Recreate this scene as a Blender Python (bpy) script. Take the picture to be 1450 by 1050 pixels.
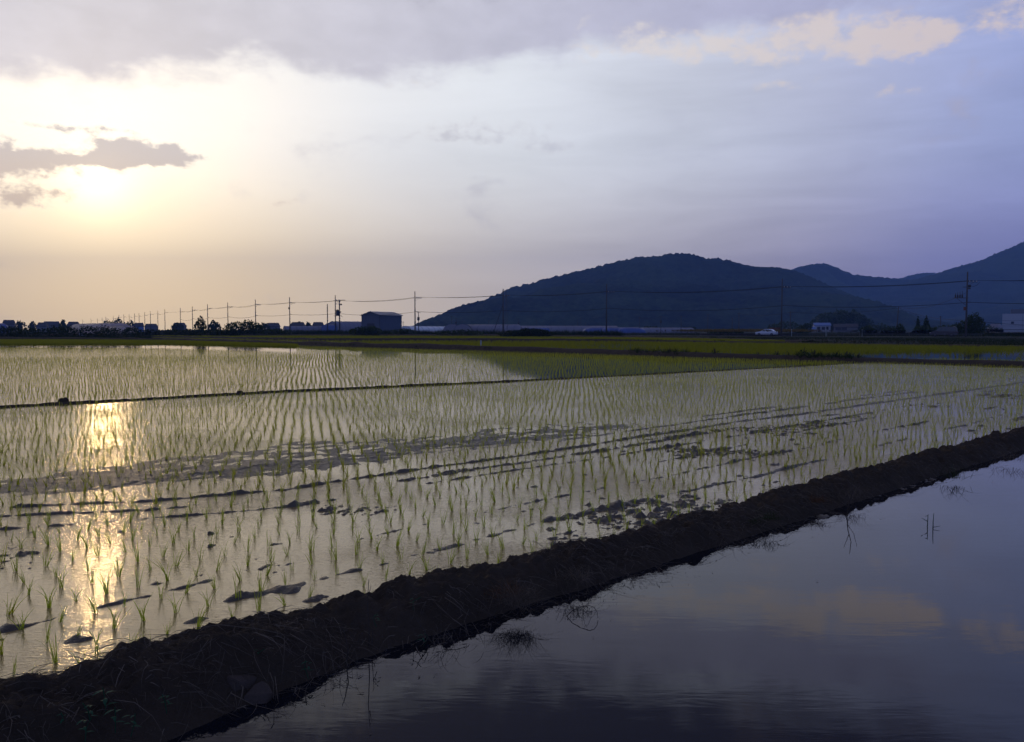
import bpy, math, random
import numpy as np
from mathutils import Vector, Euler

for o in list(bpy.data.objects):
    bpy.data.objects.remove(o)
random.seed(7)
RS = np.random.RandomState(11)
S = bpy.context.scene
COL = S.collection
R = math.radians

# ------------------------------------------------------------------ camera
F = 1138.0          # focal length in photo pixels (1450 wide)
CX, CY, HZ = 725.0, 525.0, 467.0
EYE = 1.55
PITCH = math.atan((CY - HZ) / F)
cam_d = bpy.data.cameras.new("camera")
cam = bpy.data.objects.new("camera", cam_d)
COL.objects.link(cam)
cam_d.sensor_fit = 'HORIZONTAL'
cam_d.sensor_width = 36.0
cam_d.lens = 36.0 * F / 1450.0
cam_d.clip_start = 0.1
cam_d.clip_end = 40000
cam.location = (0, 0, EYE)
cam.rotation_euler = (math.pi / 2 - PITCH, 0, 0)
S.camera = cam

def ray(px, py):
    xc, yc = (px - CX) / F, (CY - py) / F
    cp, sp = math.cos(PITCH), math.sin(PITCH)
    return np.array([xc, cp + yc * sp, yc * cp - sp])
def ground(px, py, z=0.0):
    r = ray(px, py)
    t = (z - EYE) / r[2]
    return (r[0] * t, r[1] * t, z)
def at(px, py, d):
    r = ray(px, py)
    t = d / r[1]
    return (r[0] * t, d, EYE + r[2] * t)
def azel(px, py):
    r = ray(px, py)
    r = r / np.linalg.norm(r)
    return math.degrees(math.atan2(r[0], r[1])), math.degrees(math.asin(r[2]))

SUN_AZ, SUN_EL = azel(138, 258)
SUND = Vector((math.sin(R(SUN_AZ)) * math.cos(R(SUN_EL)), math.cos(R(SUN_AZ)) * math.cos(R(SUN_EL)), math.sin(R(SUN_EL))))

# ------------------------------------------------------------------ world
W = bpy.data.worlds.new("World")
S.world = W
W.use_nodes = True
nt = W.node_tree
nt.nodes.clear()
class NB:
    """small helper that writes shader math"""
    def __init__(s, nt): s.nt = nt
    def new(s, t, **k):
        n = s.nt.nodes.new(t)
        for a, b in k.items(): setattr(n, a, b)
        return n
    def put(s, sock, v):
        if hasattr(v, 'is_linked') or isinstance(v, bpy.types.NodeSocket): s.nt.links.new(v, sock)
        else: sock.default_value = v
    def m(s, op, a, b=None, c=None):
        n = s.new('ShaderNodeMath', operation=op)
        s.put(n.inputs[0], a)
        if b is not None: s.put(n.inputs[1], b)
        if c is not None: s.put(n.inputs[2], c)
        return n.outputs[0]
    def vm(s, op, a, b=None, scale=None):
        n = s.new('ShaderNodeVectorMath', operation=op)
        s.put(n.inputs[0], a)
        if b is not None: s.put(n.inputs[1], b)
        if scale is not None: s.put(n.inputs[3], scale)
        return n.outputs['Value'] if op in ('DOT_PRODUCT', 'LENGTH', 'DISTANCE') else n.outputs[0]
    def sst(s, v, a, b, lo=0.0, hi=1.0):
        n = s.new('ShaderNodeMapRange', interpolation_type='SMOOTHSTEP')
        s.put(n.inputs[0], v); s.put(n.inputs[1], a); s.put(n.inputs[2], b)
        n.inputs[3].default_value = lo; n.inputs[4].default_value = hi
        return n.outputs[0]
    def mix(s, f, a, b, bt='MIX'):
        n = s.new('ShaderNodeMix', data_type='RGBA', blend_type=bt)
        s.put(n.inputs[0], f); s.put(n.inputs[6], a); s.put(n.inputs[7], b)
        return n.outputs[2]
    def ramp(s, v, els, interp='LINEAR'):
        n = s.new('ShaderNodeValToRGB')
        cr = n.color_ramp; cr.interpolation = interp
        while len(cr.elements) < len(els): cr.elements.new(0.5)
        for e, (p, c) in zip(cr.elements, els):
            e.position = p; e.color = tuple(c[:3]) + (1,)
        s.put(n.inputs[0], v)
        return n.outputs[0]
    def noise(s, vec, scale, detail=6, rough=0.55, dist=0.0, w=None):
        n = s.new('ShaderNodeTexNoise')
        if vec is not None: s.put(n.inputs['Vector'], vec)
        n.inputs['Scale'].default_value = scale; n.inputs['Detail'].default_value = detail
        n.inputs['Roughness'].default_value = rough; n.inputs['Distortion'].default_value = dist
        return n.outputs[0]

b = NB(nt)
tc = b.new('ShaderNodeTexCoord')
D = b.vm('NORMALIZE', tc.outputs['Generated'])
sep = b.new('ShaderNodeSeparateXYZ'); b.put(sep.inputs[0], D)
dx, dy, dz = sep.outputs
AZ = b.m('MULTIPLY', b.m('ARCTAN2', dx, dy), 57.29578)
EL = b.m('MULTIPLY', b.m('ARCSINE', b.m('MAXIMUM', dz, 0.0)), 57.29578)
ANG = b.m('MULTIPLY', b.m('ARCCOSINE', b.vm('DOT_PRODUCT', D, tuple(SUND))), 57.29578)
ANGF = b.m('DIVIDE', ANG, 180.0)
def d(a): return a / 180.0
LOW = b.ramp(ANGF, [(0, (1.22, .93, .47)), (d(10), (1.12, .88, .50)), (d(17), (1.04, .87, .61)), (d(26), (.87, .765, .655)),
                    (d(36), (.72, .645, .655)), (d(45), (.53, .47, .59)), (d(54), (.365, .35, .64)), (d(62), (.29, .285, .62)),
                    (d(90), (.18, .20, .48)), (1, (.16, .22, .55))])
HIGH = b.ramp(ANGF, [(0, (1.05, .99, .88)), (d(10), (.95, .94, .91)), (d(18), (.85, .875, .905)), (d(27), (.80, .835, .88)), (d(40), (.63, .66, .765)),
                     (d(48), (.52, .55, .72)), (d(54), (.42, .465, .71)), (d(61), (.325, .385, .68)), (d(90), (.19, .27, .62)), (1, (.17, .26, .64))])
veil = b.mix(b.sst(EL, 1.5, 13.0), LOW, HIGH)
# horizontal streaks of thin cloud
Dst = b.vm('MULTIPLY', D, (1.0, 1.0, 7.0))
n_st = b.noise(Dst, 3.2, 7, 0.6, 0.4)
streak = b.m('MULTIPLY', b.m('SUBTRACT', n_st, 0.5), b.sst(ANG, 12.0, 45.0, 0.10, 0.62))
veil = b.vm('SCALE', veil, scale=b.m('ADD', 1.0, streak))
# sun glow behind the veil
g1 = b.m('MULTIPLY', b.m('EXPONENT', b.m('MULTIPLY', b.m('POWER', b.m('DIVIDE', ANG, 1.9), 2.0), -1.0)), 0.7)
g2 = b.m('MULTIPLY', b.m('EXPONENT', b.m('MULTIPLY', b.m('DIVIDE', ANG, 8.0), -1.0)), 0.95)
glow = b.m('ADD', g1, g2)
glowc = b.vm('SCALE', (1.0, .78, .43), scale=glow)
# clouds
Dn = b.vm('MULTIPLY', D, (1.0, 1.0, 1.9))
n_c = b.noise(Dn, 7.5, 9, 0.58, 0.25)
n_f = b.noise(Dn, 30.0, 7, 0.62, 0.2)
n_s = b.noise(b.vm('MULTIPLY', D, (1.0, 1.0, 1.5)), 55.0, 6, 0.6, 0.1)
NS = b.m('ADD', b.m('MULTIPLY', b.m('SUBTRACT', n_s, 0.5), 2.6), b.m('MULTIPLY', b.m('SUBTRACT', n_f, 0.5), 2.0))
NC = b.m('ADD', b.m('MULTIPLY', b.m('SUBTRACT', n_c, 0.5), 3.4), b.m('MULTIPLY', b.m('SUBTRACT', n_f, 0.5), 1.3))
def blob(px, py, rx, ry, w):
    a, e = azel(px, py)
    u = b.m('DIVIDE', b.m('SUBTRACT', AZ, a), rx / 19.9)
    v = b.m('DIVIDE', b.m('SUBTRACT', EL, e), ry / 19.9)
    r2 = b.m('ADD', b.m('MULTIPLY', u, u), b.m('MULTIPLY', v, v))
    return b.m('MULTIPLY', b.m('EXPONENT', b.m('MULTIPLY', r2, -1.0)), w)
def blobs(lst):
    t = None
    for q in lst:
        e = blob(*q)
        t = e if t is None else b.m('ADD', t, e)
    return t
DARK = blobs([(40, 55, 170, 62, 1.15), (10, 10, 200, 45, .7), (560, 20, 250, 62, 1.0), (300, -5, 120, 40, .75), (470, 75, 80, 36, .6), (540, 100, 50, 24, .4), (790, 10, 330, 48, 1.1),
              (640, 60, 70, 40, .45), (1080, -10, 260, 34, .9)])
dark = b.sst(b.m('ADD', DARK, b.m('MULTIPLY', NC, 0.62)), 0.12, 1.10)
SMALL = blobs([(18, 228, 66, 27, 1.3), (158, 214, 22, 20, 1.2), (188, 214, 22, 17, 1.1), (236, 213, 24, 13, 1.15), (200, 227, 80, 7, .95), (120, 227, 50, 6, .8), (272, 223, 26, 6, .7),
               (15, 283, 62, 15, .95), (55, 178, 48, 5, .75), (155, 182, 40, 4, .5), (395, 288, 55, 9, .55), (690, 185, 100, 18, .62),
               (775, 210, 40, 9, .8), (650, 195, 60, 6, .4)])
small = b.sst(b.m('ADD', SMALL, b.m('MULTIPLY', NS, b.sst(SMALL, 0.02, 0.3, 0.0, 0.75))), 0.18, 1.08)
LIGHT = blobs([(1288, 55, 46, 26, .95), (1226, 62, 34, 20, .8), (1160, 46, 56, 24, .8), (1096, 76, 50, 18, .8), (1034, 56, 44, 22, .85), (962, 72, 46, 18, .75), (900, 56, 44, 24, .7),
               (1440, 22, 30, 20, .9), (1345, 44, 26, 12, .7), (832, 62, 30, 36, .6), (1262, 128, 40, 10, .6), (1120, 120, 50, 10, .5), (560, 116, 60, 18, .4),
               (480, -90, 70, 34, .8), (400, -122, 60, 26, .7), (640, -60, 40, 16, .5)])
light = b.sst(b.m('ADD', LIGHT, b.m('ADD', b.m('MULTIPLY', NC, 0.5), b.m('MULTIPLY', NS, b.sst(LIGHT, 0.02, 0.4, 0.0, 0.65)))), 0.24, 1.15)
# the heavy deck higher up goes on over the whole sky
deckn = b.m('ADD', EL, b.m('MULTIPLY', NC, 2.2))
deck = b.sst(deckn, 22.0, 26.5)
deckbreak = b.sst(b.m('ADD', b.noise(Dn, 3.1, 5, 0.5, 0.6), b.m('MULTIPLY', b.m('SUBTRACT', n_f, 0.5), 0.25)), 0.52, 0.70)
cdark = b.mix(b.sst(ANG, 10, 60), (.555, .54, .60, 1), (.37, .375, .56, 1))
cdark = b.vm('SCALE', cdark, scale=b.m('ADD', 1.08, b.m('MULTIPLY', NC, -0.16)))
sky = b.mix(b.m('MULTIPLY', dark, 0.86), veil, cdark)
lc = b.mix(b.sst(ANG, 20, 60), (.84, .81, .78, 1), (.74, .62, .57, 1))
sky = b.mix(b.m('MULTIPLY', light, 0.85), sky, lc)
deckc = b.mix(b.sst(ANG, 55, 110), (.085, .08, .135, 1), (.09, .13, .29, 1))
deckl = b.mix(b.sst(ANG, 25, 90), (.50, .37, .29, 1), (.20, .24, .42, 1))
deckcol = b.mix(b.m('MULTIPLY', deckbreak, 0.8), deckc, deckl)
sky = b.mix(b.m('MULTIPLY', b.m('MULTIPLY', deck, 0.93), b.m('SUBTRACT', 1.0, b.m('MULTIPLY', light, .55))), sky, deckcol)
# glow is partly stopped by clouds, small clouds drawn against it
att = b.m('SUBTRACT', 1.0, b.m('MULTIPLY', b.m('ADD', dark, 0.0), 0.7))
sky = b.vm('ADD', sky, b.vm('SCALE', glowc, scale=att))
sc_ = b.mix(b.sst(ANG, 3, 40), (.60, .56, .555, 1), (.52, .53, .62, 1))
sc_low = b.mix(b.sst(EL, 8.0, 12.0), (.70, .57, .46, 1), sc_)
sky = b.mix(b.m('MULTIPLY', small, b.sst(ANG, 3, 30, 0.88, 0.45)), sky, sc_low)
# bright rim round the small clouds, facing the sun
rim = b.m('MULTIPLY', b.m('MULTIPLY', small, b.m('SUBTRACT', 1.0, small)), b.sst(ANG, 2, 18, 1.1, 0.1))
sky = b.vm('ADD', sky, b.vm('SCALE', (1.0, .9, .65), scale=rim))
bgv = b.new('ShaderNodeBackground'); b.put(bgv.inputs[0], sky); bgv.inputs[1].default_value = 1.0
st = b.new('ShaderNodeTexSky', sky_type='NISHITA')
st.sun_disc = False
st.sun_elevation = R(SUN_EL); st.sun_rotation = R(SUN_AZ)
st.air_density = 1.2; st.dust_density = 2.0
bgn = b.new('ShaderNodeBackground'); b.put(bgn.inputs[0], st.outputs[0]); bgn.inputs[1].default_value = 0.05
mx = b.new('ShaderNodeMixShader'); mx.inputs[0].default_value = 0.93
nt.links.new(bgn.outputs[0], mx.inputs[1]); nt.links.new(bgv.outputs[0], mx.inputs[2])
wo = b.new('ShaderNodeOutputWorld'); nt.links.new(mx.outputs[0], wo.inputs[0])
W.cycles.sampling_method = 'MANUAL'; W.cycles.sample_map_resolution = 512

sun_l = bpy.data.lights.new("sun", 'SUN')
sun_l.energy = 0.09
sun_l.angle = R(1.5)
sun_l.color = (1.0, .66, .30)
sun = bpy.data.objects.new("sun", sun_l)
COL.objects.link(sun)
sun.rotation_euler = (-SUND).to_track_quat('-Z', 'Y').to_euler()
sun.location = (0, 0, 60)

S.render.engine = 'CYCLES'
S.view_settings.view_transform = 'Standard'
S.view_settings.look = 'None'
S.view_settings.exposure = 0.28
S.view_settings.gamma = 1.0
S.cycles.max_bounces = 6
S.cycles.diffuse_bounces = 2
S.cycles.glossy_bounces = 3
S.cycles.transmission_bounces = 3
S.cycles.transparent_max_bounces = 4
S.cycles.volume_bounces = 0
S.cycles.caustics_reflective = False
S.cycles.caustics_refractive = False
S.cycles.use_denoising = True

# ------------------------------------------------------------------ noise
_P = np.random.RandomState(5).rand(16, 256, 256)
def vnoise(x, y, seed=0):
    T = _P[seed % 16]
    xi, yi = np.floor(x).astype(int), np.floor(y).astype(int)
    fx, fy = x - xi, y - yi
    fx = fx * fx * (3 - 2 * fx); fy = fy * fy * (3 - 2 * fy)
    x0, x1, y0, y1 = xi & 255, (xi + 1) & 255, yi & 255, (yi + 1) & 255
    return (T[x0, y0] * (1 - fx) + T[x1, y0] * fx) * (1 - fy) + (T[x0, y1] * (1 - fx) + T[x1, y1] * fx) * fy
def fbm(x, y, oct=4, seed=0, gain=.5):
    t, a, s = 0, 1.0, 0
    for i in range(oct):
        t = t + a * vnoise(x * 2 ** i + 17.3 * i, y * 2 ** i - 9.1 * i, seed + i); s += a; a *= gain
    return t / s
def cell(x, y, seed=0):
    T, U = _P[seed % 16], _P[(seed + 3) % 16]
    xi, yi = np.floor(x).astype(int), np.floor(y).astype(int)
    best = np.full(x.shape, 9.0)
    for i in (-1, 0, 1):
        for j in (-1, 0, 1):
            cx_, cy_ = (xi + i) & 255, (yi + j) & 255
            ddx = xi + i + T[cx_, cy_] - x; ddy = yi + j + U[cx_, cy_] - y
            best = np.minimum(best, ddx * ddx + ddy * ddy)
    return np.sqrt(best)

# ------------------------------------------------------------------ materials
MATS = {}
def mat(name):
    m = bpy.data.materials.new(name); m.use_nodes = True
    m.node_tree.nodes.clear()
    MATS[name] = m
    bb = NB(m.node_tree)
    out = bb.new('ShaderNodeOutputMaterial')
    return m, bb, out
def plain(name, col, rough=.7, var=.25, scale=3.0, metal=0.0, spec=.4, bump=0.0, bscale=30):
    m, bb, out = mat(name)
    p = bb.new('ShaderNodeBsdfPrincipled')
    t = bb.new('ShaderNodeTexCoord')
    n = bb.noise(t.outputs['Object'], scale, 5, .6)
    c1 = tuple(c * (1 - var) for c in col) + (1,); c2 = tuple(min(1, c * (1 + var)) for c in col) + (1,)
    bb.put(p.inputs['Base Color'], bb.mix(n, c1, c2))
    p.inputs['Roughness'].default_value = rough; p.inputs['Metallic'].default_value = metal
    p.inputs['Specular IOR Level'].default_value = spec
    if bump:
        bm = bb.new('ShaderNodeBump'); bm.inputs['Strength'].default_value = bump; bm.inputs['Distance'].default_value = .02
        bb.put(bm.inputs['Height'], bb.noise(t.outputs['Object'], bscale, 4, .6)); bb.put(p.inputs['Normal'], bm.outputs[0])
    m.node_tree.links.new(p.outputs[0], out.inputs[0])
    return m
def leafy(name, c1, c2, trans, tfac=.4, rough=.5, island=True):
    m, bb, out = mat(name)
    g = bb.new('ShaderNodeNewGeometry')
    oi = bb.new('ShaderNodeObjectInfo')
    v = g.outputs['Random Per Island'] if island else oi.outputs['Random']
    col = bb.mix(v, tuple(c1) + (1,), tuple(c2) + (1,))
    p = bb.new('ShaderNodeBsdfPrincipled'); bb.put(p.inputs['Base Color'], col)
    p.inputs['Roughness'].default_value = rough; p.inputs['Specular IOR Level'].default_value = .12
    tr = bb.new('ShaderNodeBsdfTranslucent'); bb.put(tr.inputs[0], bb.mix(v, tuple(trans) + (1,), tuple(.7 * q for q in trans) + (1,)))
    mxs = bb.new('ShaderNodeMixShader'); mxs.inputs[0].default_value = tfac
    m.node_tree.links.new(p.outputs[0], mxs.inputs[1]); m.node_tree.links.new(tr.outputs[0], mxs.inputs[2])
    m.node_tree.links.new(mxs.outputs[0], out.inputs[0])
    return m
def water(name, col, ior, rough, bumps, patch=None, tint=(1, 1, 1)):
    m, bb, out = mat(name)
    t = bb.new('ShaderNodeTexCoord')
    p = bb.new('ShaderNodeBsdfPrincipled')
    p.inputs['Base Color'].default_value = tuple(col) + (1,)
    p.inputs['IOR'].default_value = ior
    p.inputs['Specular Tint'].default_value = tuple(tint) + (1,)
    p.inputs['Roughness'].default_value = rough
    nrm = None
    for (sx, sy, sc, stg, dist) in bumps:
        mp = bb.new('ShaderNodeMapping'); bb.put(mp.inputs[0], t.outputs['Object'])
        mp.inputs['Scale'].default_value = (sx, sy, 1); mp.inputs['Rotation'].default_value = (0, 0, .12)
        bm = bb.new('ShaderNodeBump'); bm.inputs['Distance'].default_value = dist
        bb.put(bm.inputs['Height'], bb.noise(mp.outputs[0], sc, 3, .55, .5))
        if patch:
            pn = bb.noise(t.outputs['Object'], patch[0], 3, .5)
            bb.put(bm.inputs['Strength'], bb.m('MULTIPLY', bb.sst(pn, patch[1], patch[2], patch[3], 1.0), stg))
        else: bm.inputs['Strength'].default_value = stg
        if nrm is not None: bb.put(bm.inputs['Normal'], nrm)
        nrm = bm.outputs[0]
    if nrm is not None: bb.put(p.inputs['Normal'], nrm)
    m.node_tree.links.new(p.outputs[0], out.inputs[0])
    return m
def mudmat(name, c1, c2, rough1, rough2, bump, dist=.01, sc=14, spec=.5):
    m, bb, out = mat(name)
    t = bb.new('ShaderNodeTexCoord')
    p = bb.new('ShaderNodeBsdfPrincipled')
    n1 = bb.noise(t.outputs['Object'], 2.5, 6, .6); n2 = bb.noise(t.outputs['Object'], sc, 6, .65)
    bb.put(p.inputs['Base Color'], bb.mix(n1, tuple(c1) + (1,), tuple(c2) + (1,)))
    bb.put(p.inputs['Roughness'], bb.sst(n2, .35, .65, rough1, rough2))
    p.inputs['IOR'].default_value = 1.45; p.inputs['Specular IOR Level'].default_value = spec
    bm = bb.new('ShaderNodeBump'); bm.inputs['Strength'].default_value = bump; bm.inputs['Distance'].default_value = dist
    bb.put(bm.inputs['Height'], n2); bb.put(p.inputs['Normal'], bm.outputs[0])
    m.node_tree.links.new(p.outputs[0], out.inputs[0])
    return m

M_bund = mudmat('bund_soil', (.030, .021, .014), (.092, .066, .046), .8, .97, 1.0, .03, 55, .12)
M_mud = mudmat('paddy_mud', (.055, .041, .028), (.13, .098, .066), .34, .6, 1.0, .014, 45)
M_wpaddy = water('paddy_film_water', (.32, .21, .08), 2.25, .06, [(.35, 1.5, 7, .26, .02), (.5, 1.6, 38, .62, .009)], (.35, .42, .60, .35), (1, .83, .46))  # golden sheen of the low sky is put into the specular tint
M_wfar = water('flooded_field_water', (.06, .05, .035), 1.8, .03, [(1, 1, 2.5, .07, .02)])
M_pond = water('pond_water', (.007, .008, .012), 1.31, .0, [(.6, 2.2, 3.0, .022, .03), (.5, 3, 11, .016, .008)], None, (.56, .63, 1))  # specular tint paints extra blue into the mirrored sky
M_rice = leafy('rice_leaf', (.08, .13, .015), (.12, .19, .025), (.66, .78, .07), .72)
M_rice2 = leafy('rice_leaf_far', (.09, .12, .012), (.13, .17, .018), (.66, .70, .05), .70)
M_rice3 = leafy('rice_leaf_dense', (.065, .085, .006), (.10, .12, .009), (.36, .38, .016), .6)
M_straw = leafy('dry_straw', (.05, .038, .028), (.19, .145, .105), (.10, .07, .045), .15, .8)
M_twig = plain('dry_stem', (.045, .032, .024), .85)
M_red = leafy('rusty_dry_grass', (.10, .045, .02), (.16, .08, .035), (.12, .05, .02), .2, .8)
M_weed = leafy('weed_leaf', (.02, .075, .04), (.03, .10, .05), (.04, .12, .05), .35)
M_grassy = leafy('verge_grass_blade', (.010, .022, .007), (.026, .042, .010), (.03, .045, .008), .35)
M_drygrass = leafy('golden_grass_blade', (.12, .09, .025), (.17, .125, .035), (.16, .11, .03), .35)
M_drydark = leafy('dark_dry_grass_blade', (.03, .026, .010), (.055, .045, .016), (.05, .04, .012), .3)
M_tree = leafy('tree_leaf', (.018, .034, .012), (.045, .07, .02), (.06, .09, .02), .3)
M_bark = plain('bark', (.05, .04, .03), .9)
M_rock = plain('rock', (.052, .034, .025), .8, .4, 6, bump=.8, bscale=14)
M_soil = plain('field_soil', (.035, .03, .018), .95, .5, .4, spec=.1)
M_land = plain('land', (.016, .022, .010), .95, .5, .05, spec=.1)
M_gold = plain('golden_field', (.13, .10, .03), .95, .3, .1, spec=.1)
M_green = plain('green_field', (.05, .08, .015), .95, .3, .1, spec=.1)
M_asph = plain('asphalt', (.05, .05, .05), .9, .2, 2)
M_conc = plain('concrete', (.075, .07, .072), .85, .2, 3)
M_steel = plain('galvanised_steel', (.09, .09, .10), .6, .2, 4, metal=.4)
M_dark = plain('dark_metal', (.03, .03, .035), .6)
M_wire = plain('cable', (.02, .02, .02), .7)
M_wall = plain('shed_siding', (.085, .10, .14), .75, .15, 1.2)
M_roofm = plain('metal_roof', (.30, .28, .29), .45, .15, 1.5, metal=.3)
M_tile = plain('roof_tile', (.04, .04, .05), .7)
M_blue = plain('blue_roof', (.08, .16, .36), .5)
M_bluef = plain('blue_film', (.06, .10, .28), .4)
M_white = plain('white_wall', (.36, .37, .42), .7, .1)
M_grey = plain('grey_wall', (.13, .13, .15), .8, .15)
M_film = leafy('greenhouse_film', (.34, .32, .38), (.38, .36, .42), (.36, .33, .37), .4)
M_pink = leafy('greenhouse_film_warm', (.66, .52, .47), (.72, .58, .52), (.6, .45, .4), .4)
M_glass = plain('window_glass', (.02, .022, .03), .1, .1, spec=.6)
M_carw = plain('white_car_paint', (.62, .64, .70), .25, .05, spec=.6)
M_cark = plain('dark_car_paint', (.035, .03, .035), .25, .1, spec=.6)
M_tyre = plain('tyre_rubber', (.015, .015, .015), .9)
M_lamp = plain('lamp_lens', (.6, .6, .6), .2)
M_orange = plain('faded_board', (.12, .045, .03), .8)
M_sky_white = plain('white_paint', (.7, .7, .72), .6, .08)
M_postblue = plain('pale_pipe', (.30, .38, .42), .6)

# hills: forest canopy
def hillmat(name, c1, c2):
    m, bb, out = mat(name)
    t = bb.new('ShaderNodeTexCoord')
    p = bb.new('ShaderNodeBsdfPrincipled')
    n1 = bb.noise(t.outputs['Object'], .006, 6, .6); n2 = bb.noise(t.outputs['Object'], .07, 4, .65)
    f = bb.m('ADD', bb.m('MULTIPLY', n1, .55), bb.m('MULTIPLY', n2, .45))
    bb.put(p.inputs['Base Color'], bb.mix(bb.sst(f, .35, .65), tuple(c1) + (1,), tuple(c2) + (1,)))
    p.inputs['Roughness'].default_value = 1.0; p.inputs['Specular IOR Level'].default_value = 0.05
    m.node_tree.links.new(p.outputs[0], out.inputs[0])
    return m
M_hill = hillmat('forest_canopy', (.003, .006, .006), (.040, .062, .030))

# ------------------------------------------------------------------ builders
def tag(o, label=None, cat=None, group=None, kind=None):
    if label: o['label'] = label
    if cat: o['category'] = cat
    if group: o['group'] = group
    if kind: o['kind'] = kind
    return o
def link(o, parent=None):
    COL.objects.link(o)
    if parent is not None: o.parent = parent
    return o
def np_mesh(name, V, Fc, m=None, smooth=False):
    V = np.asarray(V, dtype=np.float32); Fc = np.asarray(Fc, dtype=np.int32)
    me = bpy.data.meshes.new(name)
    k = Fc.shape[1]; n = Fc.shape[0]
    me.vertices.add(len(V)); me.vertices.foreach_set('co', V.ravel())
    me.loops.add(n * k); me.loops.foreach_set('vertex_index', Fc.ravel())
    me.polygons.add(n)
    me.polygons.foreach_set('loop_start', np.arange(0, n * k, k, dtype=np.int32))
    me.polygons.foreach_set('loop_total', np.full(n, k, dtype=np.int32))
    if smooth: me.polygons.foreach_set('use_smooth', np.ones(n, dtype=bool))
    me.update(calc_edges=True)
    if m: me.materials.append(m)
    return me
def obj(name, me, parent=None, loc=(0, 0, 0), rz=0):
    o = bpy.data.objects.new(name, me)
    o.location = loc; o.rotation_euler = (0, 0, rz)
    return link(o, parent)
def empty(name, loc=(0, 0, 0), rz=0):
    o = bpy.data.objects.new(name, None)
    o.empty_display_size = .5
    o.location = loc; o.rotation_euler = (0, 0, rz)
    return link(o)
class MB:
    def __init__(s): s.v = []; s.f = []
    def add(s, vs, fs):
        n = len(s.v); s.v += [tuple(q) for q in vs]; s.f += [tuple(i + n for i in f) for f in fs]; return s
    def box(s, x0, x1, y0, y1, z0, z1):
        return s.add([(x0, y0, z0), (x1, y0, z0), (x1, y1, z0), (x0, y1, z0), (x0, y0, z1), (x1, y0, z1), (x1, y1, z1), (x0, y1, z1)],
                     [(0, 3, 2, 1), (4, 5, 6, 7), (0, 1, 5, 4), (1, 2, 6, 5), (2, 3, 7, 6), (3, 0, 4, 7)])
    def prism(s, prof, y0, y1):
        """profile in xz, extruded along y"""
        n = len(prof)
        vs = [(x, y0, z) for x, z in prof] + [(x, y1, z) for x, z in prof]
        return s.add(vs, [tuple(range(n)), tuple(range(2 * n - 1, n - 1, -1))] + [(i, i + n, (i + 1) % n + n, (i + 1) % n) for i in range(n)])
    def tube(s, pts, r, n=6, r1=None, cap=True):
        pts = [Vector([float(q) for q in p]) for p in pts]; r = float(r); r1 = None if r1 is None else float(r1)
        rings = []
        m = len(pts)
        for i, p in enumerate(pts):
            t = (pts[min(i + 1, m - 1)] - pts[max(i - 1, 0)]).normalized()
            a = t.orthogonal().normalized() if abs(t.z) < .9 else t.cross(Vector((1, 0, 0))).normalized()
            if abs(t.z) < .9: a = t.cross(Vector((0, 0, 1))).normalized()
            c = t.cross(a)
            rr = r if r1 is None else r + (r1 - r) * i / (m - 1)
            rings.append([p + rr * (math.cos(2 * math.pi * k / n) * a + math.sin(2 * math.pi * k / n) * c) for k in range(n)])
        vs = [q for rg in rings for q in rg]
        fs = [(i * n + k, i * n + (k + 1) % n, (i + 1) * n + (k + 1) % n, (i + 1) * n + k) for i in range(m - 1) for k in range(n)]
        if cap: fs += [tuple(range(n))[::-1], tuple((m - 1) * n + k for k in range(n))]
        return s.add(vs, fs)
    def mesh(s, name, m, smooth=False):
        me = bpy.data.meshes.new(name)
        me.from_pydata(s.v, [], s.f)
        if smooth: me.polygons.foreach_set('use_smooth', [True] * len(me.polygons))
        me.materials.append(m); me.update()
        return me
    def build(s, name, m, parent=None, loc=(0, 0, 0), rz=0, smooth=False):
        return obj(name, s.mesh(name, m, smooth), parent, loc, rz)

def sheet(name, pts, m, z=None):
    me = bpy.data.meshes.new(name)
    me.from_pydata([(p[0], p[1], p[2] if z is None else z) for p in pts], [], [tuple(range(len(pts)))])
    me.materials.append(m); me.update()
    o = obj(name, me)
    return tag(o, kind='structure')
def grid_mesh(name, X, Y, Z, m, smooth=True, keep=None):
    h, w = X.shape
    V = np.stack([X, Y, Z], -1).reshape(-1, 3)
    i = np.arange(h * w).reshape(h, w)
    q = np.stack([i[:-1, :-1], i[:-1, 1:], i[1:, 1:], i[1:, :-1]], -1).reshape(-1, 4)
    if keep is not None:
        k = keep.reshape(-1)
        q = q[k[q].any(axis=1)]
        used = np.unique(q); mp = np.zeros(h * w, dtype=np.int32); mp[used] = np.arange(len(used))
        V = V[used]; q = mp[q]
    return np_mesh(name, V, q, m, smooth)

# field frame: e1 runs along the near bund (away to the right), e2 across the field
E1 = np.array([.728, .685]); E1 = E1 / np.linalg.norm(E1); E2 = np.array([-E1[1], E1[0]])
def uv(x, y): return x * E1[0] + y * E1[1], x * E2[0] + y * E2[1]
def xy(u, v): return u * E1[0] + v * E2[0], u * E1[1] + v * E2[1]
def infrustum(x, y, mg=1.5, k=1.06):
    return (np.abs(x) < y * (CX / F) * k + mg) & (y > 1.2)
def pyof(x, y, z=0.0): return HZ + (EYE - z) * F / y
def pxof(x, y): return CX + F * x / y

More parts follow.
